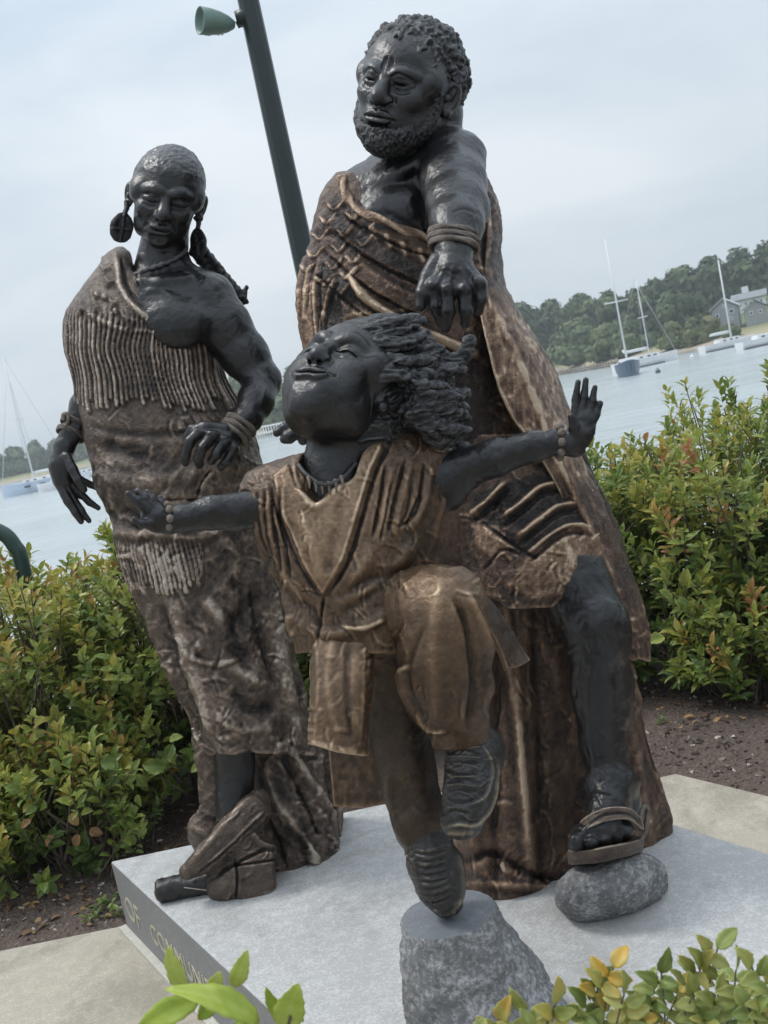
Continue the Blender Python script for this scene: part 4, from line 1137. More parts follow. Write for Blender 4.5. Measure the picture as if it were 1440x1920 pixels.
def hedge():
    S = [(-2.95, 4.55, 1.1, 1.0, 1.16, 'olive shrub at the far left of the hedge, cut by the frame', .42), (-2.25, 4.35, .95, 1.0, 1.10, 'yellow-green hedge shrub under the green hoop rail', .50), (-1.62, 4.25, .95, 1.0, 1.16, 'golden-topped hedge shrub below the hanging hand', .52), (-1.02, 4.4, .9, 1.0, 1.22, 'leafy hedge shrub against the left side of the robed woman', .44),
         (-.42, 4.6, .9, .9, 1.0, 'hedge shrub glimpsed in the gap between woman and child', .36), (.25, 4.8, 1.0, .9, .95, 'hedge shrub hidden behind the man in the cloak', .34), (.95, 4.75, 1.0, 1.0, 1.10, 'green hedge shrub beside the lower edge of the cloak', .40),
         (1.45, 4.45, .85, 1.0, 1.14, 'orange-flecked hedge shrub right of the child\'s raised hand', .45), (2.05, 4.35, .95, 1.0, 1.27, 'tall dark green hedge shrub near the right edge', .36), (2.75, 4.5, 1.0, 1.1, 1.38, 'largest dark green hedge shrub cut by the right edge', .34), (1.75, 5.1, 1.2, .9, 1.24, 'back row shrub whose pointed leaves stand against the water', .42), (-1.95, 5.0, 1.3, .9, 1.12, 'back row shrub under the left boats', .48)]
    S += [(-1.42, 3.78, .55, .45, .50, 'low leafy plant in front of the hedge next to the plinth corner', .46), (-1.92, 3.80, .6, .45, .55, 'low yellow-green plant at the foot of the hedge left of the plinth', .52), (-2.45, 3.85, .6, .5, .6, 'low dark plant at the foot of the hedge by the left edge', .40), (1.38, 4.05, .5, .4, .45, 'low sparse plant at the foot of the right hedge beside the cloak', .44)]
    for x, y, w, d, h, lab, tn in S:
        right = x > 1.2
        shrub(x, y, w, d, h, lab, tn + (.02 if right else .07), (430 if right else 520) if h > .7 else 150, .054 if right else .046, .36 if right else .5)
hedge()

def mesh_leaf(L, W, fold=.25, seg=14, ser=.05, nc=7):
    """One leaf blade: midrib, wavy toothed margin."""
    u = np.linspace(-1, 1, nc); V = []; S = []
    for i in range(seg + 1):
        t = i / seg; w = W / 2 * (math.sin(math.pi * min(1, t * .98 + .01) ** .8) ** .72)
        for q in u:
            e = abs(q) ** 4; ww = w * (1 + ser * e * (1 if i % 2 else -1))
            V.append((q * ww, L * t, fold * abs(q) * w + .10 * w * math.sin(t * 13 + q * 2) * e)); S.append((q, t))
    I = np.arange((seg + 1) * nc).reshape(seg + 1, nc)
    F = np.stack([I[:-1, :-1], I[:-1, 1:], I[1:, 1:], I[1:, :-1]], -1).reshape(-1, 4)
    return np.array(V), F, np.array(S)
def place_leaf(name, parent, mat, base, tip, W, nrm=(0, -1, .6), curl=.15, fold=.25, tone=.5, seg=12, smooth=True):
    base = np.array(base); tip = np.array(tip); d = tip - base; L = np.linalg.norm(d); d = d / L
    n = np.array(nrm, float); s = np.cross(d, n); s /= np.linalg.norm(s); n = np.cross(s, d)
    nc = 7 if W > .018 else 5
    V, F, S = mesh_leaf(L, W, fold, seg, .06, nc)
    t = S[:, 1]; tw = (np.random.default_rng(int(abs(base[0]) * 9999)).uniform(-.5, .5)) * t
    x = V[:, 0] * np.cos(tw); z = V[:, 2] + V[:, 0] * np.sin(tw) + curl * L * 4 * t * (1 - t) - .25 * curl * L * t * t
    P = base + s * x[:, None] + d * V[:, 1:2] + n * z[:, None]
    vein = .16 * np.exp(-(S[:, 0] / .12) ** 2) + .05 * np.sin((t - .35 * np.abs(S[:, 0])) * 42)
    blot = .12 * vnoise(P, 90, 3) + .10 * vnoise(P, 35, 5)
    me = np_mesh(name, P - np.array(parent.location), F, smooth, {'tone': tone + vein + blot - .05 + .10 * np.abs(S[:, 0])}, [mat])
    o = link(name, me, parent)
    so = o.modifiers.new('thickness', 'SOLIDIFY'); so.thickness = .0005
    return o
def near_plants():
    Y = 1.15
    root = thing('bright_leafy_shoot', 'fresh lime green leafy shoot poking up at the bottom left', 'plant', tuple(at(480, 2150, Y)))
    st = [(520, 2150), (505, 2010), (470, 1935), (440, 1880)]
    tube_w('stem', [at(x, y, Y) for x, y in st], .0028, root, M_BARK)
    tube_w('stem', [at(505, 2010, Y), at(530, 1960, Y), at(545, 1905, Y - .01)], .002, root, M_BARK)
    LV = [((372, 1878), (252, 1938), 54, .22, .40, (.2, -.6, .8), .0), ((486, 1916), (312, 1852), 62, .26, .55, (0, -.5, .9), -.01), ((352, 1862), (316, 1775), 52, .05, .70, (-.5, -1, .1), .02), ((438, 1850), (464, 1782), 36, .08, .75, (.2, -1, .2), .02), ((402, 1850), (412, 1822), 30, .1, .85, (0, -1, .3), .01),
          ((530, 1925), (560, 1845), 62, .1, .62, (.1, -1, .1), .0), ((548, 1930), (498, 1852), 34, .1, .45, (-.5, -1, .2), .03), ((400, 1880), (372, 1912), 34, .1, .2, (.2, -.8, .6), .03), ((470, 1905), (440, 1922), 30, .1, .2, (.2, -.8, .6), .03), ((470, 1945), (420, 1935), 30, .1, .3, (0, -.7, .7), .02)]
    for (b, t, w, cu, tn, nr, dz) in LV:
        place_leaf('leaf', root, M_BRIGHT, at(*b, Y + dz), at(*t, Y + dz - .015), w / FPX * Y, nr, cu * .5, .25, tn)
    # rose shoots at the lower right: pinnate leaves, each leaflet its own piece
    r = np.random.default_rng(9)
    shoots = [(1010, 1880, 1.25, .45, 'rose shoot with orange tips at the foot of the boulder', 0.52, [(935, 1900), (985, 1880), (1040, 1870), (890, 1935), (1000, 1920)]), (1140, 1880, 1.35, .6, 'rose shoot with one large golden leaf at the bottom', .56, [(1150, 1800), (1120, 1840), (1170, 1850), (1095, 1900), (1180, 1890)]),
              (1230, 1870, 1.4, .4, 'green rose shoot in the middle of the lower right corner', .46, [(1240, 1810), (1215, 1850), (1270, 1850), (1200, 1880), (1290, 1880)]), (1340, 1830, 1.38, .4, 'tall rose shoot with a spread of green leaflets at the top', .48, [(1345, 1765), (1310, 1800), (1380, 1805), (1300, 1850), (1390, 1850), (1345, 1850)]), (1420, 1850, 1.3, .45, 'yellow-green rose shoot cut by the right edge', .50, [(1410, 1800), (1445, 1830), (1400, 1870), (1440, 1880)])]
    for (px, py, Y, tn, lab, tone, heads) in shoots:
        root = thing('rose_shoot', lab, 'plant', tuple(at(px + 15, py + 330, Y)), 'rose shoots in the lower right corner')
        for hx, hy in heads:
            hy += 14
            Yh = Y + r.uniform(-.05, .05)
            b = at(px + r.uniform(-20, 20), py + 140, Yh); a = at(hx, hy, Yh)
            tube_w('stem', [b, (b + a) / 2 + np.array((r.normal() * .008, 0, .01)), a], .0014, root, M_BARK)
            ang0 = r.uniform(-2.3, -.8); tw = tone + r.normal() * .12
            lw = r.uniform(26, 36)
            for k in range(7):
                if k == 0: an, off = ang0, 0
                else: off = (k + 1) // 2; an = ang0 + (1 if k % 2 else -1) * (r.uniform(.8, 1.2) + .25 * off)
                bx = hx - math.cos(ang0) * 22 * off * .9; by = hy - math.sin(ang0) * 22 * off * .9
                ln = r.uniform(40, 54) * (1 - .05 * off)
                place_leaf('leaflet', root, M_ROSE, at(bx, by, Yh), at(bx + ln * math.cos(an), by + ln * math.sin(an), Yh - r.uniform(-.02, .03)), lw / FPX * Yh * (1 - .06 * off), (r.normal() * .35, -.75, .65 + r.normal() * .2), r.uniform(.02, .12), .3, tw + r.normal() * .08, 8)
def tube_w(name, pts, r, parent, mat, seg=6):
    P = catmull(np.array(pts), 6) - np.array(parent.location); bm = bmesh.new()
    for p, q in zip(P[:-1], P[1:]):
        d = Vector(q - p); bmesh.ops.create_cone(bm, segments=seg, radius1=r, radius2=r, depth=d.length * 1.05, matrix=Matrix.Translation(Vector((p + q) / 2)) @ d.to_track_quat('Z', 'Y').to_matrix().to_4x4())
    return bm_obj(name, bm, mat, parent, True)
near_plants()

def round_leaf_vines():
    r = np.random.default_rng(19)
    for lab, Y, pts in (('vine with big round pale leaves in the lower left hedge', 3.62, [(207, 1432, 36), (265, 1462, 28), (207, 1470, 26), (262, 1500, 24), (318, 1408, 30), (290, 1435, 42), (370, 1440, 26), (60, 1270, 30), (75, 1165, 26), (330, 1385, 26)]),
                        ('vine with round pale leaves in the right hedge', 3.85, [(1287, 1083, 34), (1247, 1120, 36), (1230, 1200, 34), (1280, 1130, 24), (1245, 1075, 26), (1230, 1070, 20), (1302, 1135, 22)]),
                        ('low vine with brown dying leaves at the foot of the hedge', 3.60, [(140, 1535, 26), (95, 1575, 28), (130, 1500, 20), (180, 1560, 26), (50, 1545, 22), (145, 1575, 24)])):
        b = on_plane(pts[0][0], 1640 if pts[0][0] < 600 else 1330, 0.02)
        root = thing('round_leaf_vine', lab, 'vine', tuple(b))
        for x, y, w in pts:
            Yk = Y + r.uniform(-.06, .06)
            c = at(x, y, Yk); L = w / FPX * Yk; a = r.uniform(0, 6.28)
            brown = 'brown' in lab
            place_leaf('leaf', root, M_SHRUB if not brown else M_DEAD, c - np.array((math.cos(a), 0, math.sin(a))) * L * .5, c + np.array((math.cos(a), -.15, math.sin(a))) * L * .55, L * .74, (r.normal() * .5, -1, .9 + r.normal() * .5), .05, .5, r.uniform(.2, 1) if brown else r.uniform(.42, .66), 8, False)
            tube_w('stem', [c + np.array((0, .01, 0)), c + np.array((r.normal() * .03, .05, -.07)), c + np.array((r.normal() * .05, .10, -.16))], .0013, root, M_BARK, 4)
round_leaf_vines()

def gz(X, Y):
    P = np.stack([X, Y, 0 * X], 1); w = np.clip((Y - 3.3) / 0.5, 0, 1)
    return -0.012 + w * (0.05 * fbm(P, 0.9, 3, 2) + 0.012 * fbm(P, 6, 2, 4) + 0.02)
def debris():
    """Bark chips, pebbles and tiny weeds nobody could count."""
    r = np.random.default_rng(4)
    n = 5200
    X = np.concatenate([r.uniform(-2.6, -.9, n // 2), r.uniform(.75, 2.9, n - n // 2)]); Yv = r.uniform(3.25, 4.6, n)
    keep = ~((X > .5) & (Yv < 3.62 + (0.75 - X) * 1.42 + .02)) 
    keep &= ~((X < 0) & (Yv < 3.25 + .02 * np.abs(X)))
    X, Yv = X[keep], Yv[keep]; n = len(X)
    a = r.uniform(0, 6.28, n); L = r.uniform(.003, .014, n); W = L * r.uniform(.2, .7, n); H = r.uniform(.002, .006, n)
    Z = gz(X, Yv) + .004
    ca, sa = np.cos(a), np.sin(a); q = []
    for sx, sy, sz in ((-1, -1, 0), (1, -1, 0), (1, 1, 0), (-1, 1, 0), (-.7, -.6, 1), (.8, -.7, 1), (.7, .6, 1), (-.8, .7, 1)):
        x = sx * L; y = sy * W; q.append(np.stack([X + x * ca - y * sa, Yv + x * sa + y * ca, Z + sz * H - .006 + r.normal(size=n) * .003], 1))
    V = np.stack(q, 1).reshape(-1, 3); o = (np.arange(n) * 8)[:, None]
    F = np.concatenate([o + np.array([f]) for f in ((3, 2, 1, 0), (4, 5, 6, 7), (0, 1, 5, 4), (1, 2, 6, 5), (2, 3, 7, 6), (3, 0, 4, 7))])
    m, t, b, _ = new_mat('bark_chips'); at_ = nd(t, 'ShaderNodeAttribute', attribute_name='tone')
    cr = ramp(t, [(0.0, (0.025, 0.018, 0.014)), (0.5, (0.10, 0.07, 0.052)), (0.8, (0.22, 0.175, 0.14)), (1.0, (0.50, 0.46, 0.40))], at_.outputs['Fac']); t.links.new(cr.outputs[0], b.inputs['Base Color']); b.inputs['Roughness'].default_value = .9
    link('bark_chips', np_mesh('bark_chips', V, F, False, {'tone': np.repeat(r.random(n) ** 1.4, 8)}, [m]), kind='stuff', label='bark chips and pebbles scattered over the soil under the hedge', cat='mulch')
    # fallen leaves under the hedge
    n = 420; X = np.concatenate([r.uniform(-2.5, -.9, n // 2), r.uniform(.8, 2.8, n - n // 2)]); Yv = np.where(X < 0, r.uniform(3.3, 4.2, n), 3.75 + r.random(n) ** 1.5 * .9)
    a = r.uniform(0, 6.28, n); C = np.stack([X, Yv, gz(X, Yv) + .008], 1)
    V, Tr, Q, tn = leaves_mesh(C, np.stack([np.cos(a), np.sin(a), r.normal(size=n) * .25], 1), np.stack([r.normal(size=n) * .4, r.normal(size=n) * .4, 1 + 0 * a], 1), r.uniform(.02, .05, n), r.uniform(.012, .028, n), r.uniform(0, 1, n))
    link('leaf_litter', np_mesh('leaf_litter', V, [Tr, Q], False, {'tone': tn}, [M_DEAD]), kind='stuff', label='brown fallen leaves lying on the soil under the hedge', cat='leaf litter')
    # low weeds
    n = 420; X = np.concatenate([r.uniform(-2.4, -1.0, n // 2), r.uniform(.85, 2.6, n - n // 2)]); Yv = np.where(X < 0, r.uniform(3.32, 3.75, n), r.uniform(3.75, 4.1, n))
    keep = vnoise(np.stack([X, Yv, 0 * X], 1), 3.5, 3) > .05; X, Yv = X[keep], Yv[keep]; n = len(X)
    C, D, N = [], [], []
    for k in range(7):
        a = k * .9 + r.uniform(0, 6, n); el = r.uniform(.3, 1.0, n)
        C.append(np.stack([X, Yv, gz(X, Yv) + r.uniform(0, .03, n)], 1)); D.append(np.stack([np.cos(a), np.sin(a), el], 1)); N.append(np.stack([-np.cos(a) * .5, -np.sin(a) * .5, 0 * a + 1], 1))
    C, D, N = map(np.concatenate, (C, D, N)); Ln = r.uniform(.015, .04, len(C))
    V, Tr, Q, tn = leaves_mesh(C, D, N, Ln, Ln * .5, r.uniform(.12, .6, len(C)))
    link('ground_weeds', np_mesh('ground_weeds', V, [Tr, Q], False, {'tone': tn}, [M_SHRUB]), kind='stuff', label='low green weeds growing along the edge of the soil', cat='weeds')
debris()
def tube(name, pts, r, parent, mat, Y0, n=8, seg=10, twist=0.0, lobes=0, taper=None, closed=False, tone=0.5):
    """A round cord through picture-space points."""
    P = np.array(pts, float)
    if closed: P = np.vstack([P, P[:1]])
    P = catmull(P, n)
    T = np.gradient(P, axis=0); T /= np.linalg.norm(T, axis=1, keepdims=True) + 1e-9
    if closed: T[0] = T[-1] = (T[0] + T[-1]) / 2
    ref = np.array((0.13, 0.2, 1.0)); A = np.cross(T, ref); A /= np.linalg.norm(A, axis=1, keepdims=True) + 1e-9
    B = np.cross(T, A); V = []
    for i in range(len(P)):
        t = i / (len(P) - 1); rr = r * (taper(t) if taper else 1)
        for j in range(seg):
            a = 2 * math.pi * j / seg
            q = rr * (1 + (0.22 * math.cos(lobes * a + twist * i) if lobes else 0))
            V.append(P[i] + q * (math.cos(a) * A[i] + math.sin(a) * B[i]))
    I = np.arange(len(P) * seg).reshape(len(P), seg)
    J = np.roll(I, -1, axis=1)
    F = np.stack([I[:-1], J[:-1], J[1:], I[1:]], -1).reshape(-1, 4)
    caps = []
    if not closed:
        caps = [np.array([I[0][::-1]]), np.array([I[-1]])]
    V = np.array(V)
    W = to_world(V, Y0) - np.array(parent.location if parent else (0, 0, 0))
    # orientation: make outward
    c = P[0]; a, b, d = V[F[0, 0]], V[F[0, 1]], V[F[0, 2]]
    out = ((np.cross(b - a, d - a)) @ (a - c)) > 0
    if out: F = F[:, ::-1]; caps = [q[:, ::-1] for q in caps]
    me = np_mesh(name, W, [F] + caps, True, {'tone': np.full(len(V), tone)}, [mat])
    return link(name, me, parent)

def cord_ring(name, c, rx, ry, tilt, r, parent, mat, Y0, zr=None, lobes=3, twist=0.7, zt=0.0, n=3, tone=0.5):
    """A cord wound round a limb: ellipse in the picture plane with depth."""
    P = []
    for k in range(14):
        a = 2 * math.pi * k / 14
        u, w = rx * math.cos(a), math.sin(a)
        x = c[0] + u * math.cos(tilt) - ry * w * math.sin(tilt)
        y = c[1] + u * math.sin(tilt) + ry * w * math.cos(tilt)
        P.append((x, y, c[2] + (zr if zr is not None else rx) * w + zt * math.cos(a)))
    return tube(name, P, r, parent, mat, Y0, n, 8, twist, lobes, closed=True, tone=tone)

def clamp_floor(o, z):
    """Flatten what would sink into the stone below."""
    me = o.data; n = len(me.vertices); co = np.empty(n * 3, np.float32); me.vertices.foreach_get('co', co)
    co = co.reshape(-1, 3); zz = z - o.parent.location[2]
    m = co[:, 2] < zz
    co[m, 2] = zz
    me.vertices.foreach_set('co', co.ravel()); me.update()

def fingers(v, F, r, k=3.0):
    for pts in F:
        P = [(*p[:3], p[3] if len(p) > 3 else r) for p in pts]
        v.chain(P, k)
# ------------------------------------------------------------------ the man
MY = 2.55
man_base = on_plane(960, 1685, PLZ)
MAN = thing('statue_of_man', 'tall dark bronze statue of a bearded man in a cloak, one arm stretched forward', 'statue', tuple(man_base))
def man_body():
    HR = basis((0.24, 0.957, -0.12), (-0.48, 0.12, 0.87))
    v = Vol((630, 15, -190), (960, 360, 190), 1.6)
    f = Frame(v, (764, 165, 0), 254, HR)
    head(f, jaw=1.14, cheek=1.04, nose=1.12, lips=1.12, eyes='open', frown=1.0, ear=1.15, chin=1.2, nl=.95, age=.35, brow=1.2, deep=.016, smile=-.5)
    v.cap((805, 215, -35), (775, 330, -45), 64, 80, 16)
    c_head = Clay(v)
    c_head.knead(0.6, 22, 3, 3)
    # shoulders, chest, stretched arm and its hand
    v = Vol((500, 225, -190), (945, 860, 400), 2.6)
    v.loft([(300, 765, -30, 70, 60), (340, 750, -30, 112, 78), (400, 748, -30, 138, 96), (480, 745, -30, 150, 104), (560, 750, -30, 140, 104)], 10)
    v.cap((805, 215, -35), (775, 330, -45), 64, 78, 16)
    v.cap((800, 300, -60), (680, 352, -50), 48, 42, 24)
    v.chain([(800, 305, -40, 58), (846, 308, 20, 62), (851, 345, 95, 61), (857, 385, 165, 56), (856, 420, 225, 50), (851, 470, 290, 35)], 14)
    v.ell((846, 285, 0), (62, 42, 66), None, 18)
    v.ell((893, 395, 160), (22, 30, 34), None, 16)
    v.ell((742, 405, 60), (62, 48, 26), None, 26)
    v.chain([(705, 348, 30, 10), (750, 322, 46, 11), (800, 296, 44, 12)], 14)
    v.chain([(800, 330, 60, 6), (790, 380, 75, 8), (805, 430, 60, 8)], 16, True)
    # hand
    v.chain([(851, 470, 290, 35), (850, 505, 318, 30)], 10)
    for a, b in (((838, 492, 306), (814, 536, 332)), ((846, 490, 308), (840, 545, 342)), ((856, 490, 308), (870, 545, 342)), ((864, 492, 302), (897, 533, 328))):
        v.cap(a, b, 17, 16, 12)
    fingers(v, [[(812, 536, 332, 15), (816, 572, 336, 12.5), (826, 604, 316, 9.5)],
                [(840, 545, 342, 15.5), (841, 582, 346, 13), (836, 614, 326, 10)],
                [(871, 545, 342, 15.5), (874, 580, 346, 13), (873, 606, 326, 10)],
                [(898, 533, 328, 15), (901, 560, 332, 12.5), (896, 584, 314, 9.5)],
                [(822, 488, 306, 18), (803, 520, 318, 16), (793, 550, 330, 14), (789, 572, 334, 11)]], 15, 4)
    for x, y in ((814, 533), (840, 541), (870, 541), (897, 529)):
        v.ell((x, y, 350 if x in (840, 870) else 340), (13, 11, 11), None, 6)
    # the other hand, seen past the child's face
    v.chain([(680, 690, 0, 46), (640, 745, 40, 36), (600, 790, 60, 26)], 12)
    fingers(v, [[(596, 786, 66, 16), (560, 790, 74, 13), (535, 803, 78, 11), (520, 811, 78, 8)],
                [(596, 796, 66, 16), (562, 806, 84, 14), (540, 820, 88, 12), (533, 824, 88, 9)],
                [(600, 800, 60, 15), (575, 818, 80, 12), (568, 827, 82, 9)]], 12, 4)
    tv = v
    c_arm = Clay(v)
    c_arm.knead(1.3, 22, 7, 3)
    for ln in ([(835, 500), (826, 520), (815, 536)], [(850, 498), (845, 520), (841, 540)], [(862, 500), (868, 520), (871, 540)], [(872, 500), (885, 515), (896, 528)]):
        c_arm.stroke(ln, 6, 2.6)
    for ln in ([(825, 512), (838, 506), (850, 514), (866, 508)], [(838, 515), (850, 524), (862, 512)], [(845, 400), (870, 392), (896, 402)], [(880, 370), (893, 388), (890, 410)]):
        c_arm.stroke(ln, 5, -2.0)
    for p in ([(720, 395), (760, 420), (800, 430)],): c_arm.stroke(p, 12, -5)
    # striding leg and sandalled foot
    v = Vol((1000, 1040, -20), (1230, 1640, 330), 2.4)
    v.chain([(1055, 1060, 110, 78), (1118, 1180, 165, 62), (1122, 1215, 165, 56)], 14)
    v.chain([(1122, 1200, 158, 58), (1124, 1290, 140, 54), (1130, 1390, 145, 42), (1146, 1465, 150, 41)], 14)
    v.ell((1130, 1180, 198), (34, 46, 28), None, 28)
    v.ell((1150, 1290, 118), (38, 70, 40), None, 20)
    v.ell((1186, 1468, 160), (14, 16, 16), None, 10)
    v.ell((1106, 1470, 165), (12, 14, 14), None, 10)
    v.chain([(1160, 1500, 130, 44), (1145, 1475, 160, 44), (1138, 1530, 205, 40), (1130, 1566, 235, 30)], 14)
    v.ell((1130, 1560, 222), (62, 26, 40), None, 14)
    fingers(v, [[(1100, 1560, 228, 20), (1083, 1580, 254, 18)], [(1116, 1560, 232, 15), (1110, 1580, 262, 14)], [(1135, 1558, 230, 14), (1134, 1576, 258, 13)],
                [(1154, 1555, 226, 13), (1156, 1571, 250, 12)], [(1172, 1550, 220, 13), (1176, 1564, 240, 11.5)]], 12, 3)
    c_leg = Clay(v)
    c_leg.knead(2.0, 30, 11, 3); c_leg.stroke([(1105, 1226), (1130, 1234), (1155, 1226)], 12, -2.0); c_leg.stroke([(1172, 1250), (1178, 1310), (1168, 1370)], 16, 4.0); scrapes(c_leg, 50, 10, 0.9, (20, 60), (5, 10), None, 1.5, 0.04)
    c_leg.stroke([(1115, 1230), (1105, 1300), (1110, 1400), (1125, 1460)], 14, 4)
    c_leg.stroke([(1150, 1240), (1160, 1330), (1165, 1420)], 12, -3)
    for ln in ([(1085, 1500), (1120, 1490), (1160, 1500)], [(1110, 1520), (1105, 1550)], [(1135, 1515), (1135, 1550)], [(1160, 1515), (1162, 1545)]):
        c_leg.stroke(ln, 6, 2.2)
    clay_obj('leg', [c_leg], MY, MAN, B_SKIN)
    clay_obj('body', [c_head, c_arm], MY, MAN, B_SKIN)
    return tv, HR
man_torso, HR = man_body()

def man_hair():
    v = Vol((630, 10, -190), (960, 320, 190), 1.8)
    f = Frame(v, (764, 165, 0), 254, HR)
    f.ell((0, 0.15, -0.07), (0.358, 0.39, 0.425), 0)
    f.ell((0, 0.06, -0.22), (0.33, 0.36, 0.30), 0.06)
    # clear the face and the ears
    f.ell((0, 0.01, 0.42), (0.36, 0.375, 0.31), 0.03, True)
    f.ell((0, -0.42, 0.1), (0.5, 0.30, 0.5), 0.03, True)
    for s in (-1, 1):
        f.ell((s * 0.40, -0.05, 0.0), (0.15, 0.17, 0.16), 0.02, True)
        f.ell((s * 0.30, 0.20, 0.30), (0.12, 0.14, 0.12), 0.04, True)
        f.chain([(s * 0.318, 0.10, 0.085, 0.035), (s * 0.308, -0.06, 0.085, 0.032)], 0.02)
    c = Clay(v)
    # curls: rows of knots all over the scalp
    rng = np.random.default_rng(3)
    L = f.loc(c.V)
    n = vnoise(c.V, 1 / 7.0, 4); n2 = vnoise(c.V, 1 / 12.0, 9)
    c.push(np.clip(n, -0.3, 1) * 6.0 + np.clip(n2, -0.2, 1) * 8.0)
    c.tone += 0.25 * np.clip(n, -0.5, 1)
    # beard
    v2 = Vol((630, 150, -120), (900, 320, 190), 1.8)
    f = Frame(v2, (764, 165, 0), 254, HR)
    f.ell((0, -0.33, 0.115), (0.268, 0.175, 0.245), 0)
    f.ell((0, -0.43, 0.185), (0.15, 0.115, 0.155), 0.06)
    for s in (-1, 1):
        f.chain([(s * 0.30, -0.03, 0.075, 0.03), (s * 0.275, -0.18, 0.075, 0.042), (s * 0.235, -0.30, 0.11, 0.065)], 0.05)
    f.ell((0, -0.24, 0.40), (0.165, 0.105, 0.22), 0.02, True)
    f.ell((0, -0.08, 0.34), (0.30, 0.19, 0.3), 0.03, True)
    for s in (-1, 1): f.ell((s * 0.13, -0.20, 0.36), (0.13, 0.13, 0.16), 0.03, True)
    f.chain([(-0.13, -0.255, 0.285, 0.014), (-0.07, -0.20, 0.325, 0.015), (0, -0.185, 0.352, 0.012), (0.07, -0.20, 0.325, 0.015), (0.13, -0.255, 0.285, 0.014)], 0.02)
    f.ell((0, -0.365, 0.30), (0.045, 0.035, 0.05), 0.02)
    c2 = Clay(v2)
    n = ridged(c2.V, np.array((1.2, .7, 1.2)) / 9.0, 2, 14); n2 = vnoise(c2.V, 1 / 4.0, 19)
    c2.push(n * 1.9 + n2 * 1.3)
    clay_obj('hair', [c], MY, MAN, B_HAIR)
    clay_obj('beard', [c2], MY, MAN, B_HAIR)
man_hair()

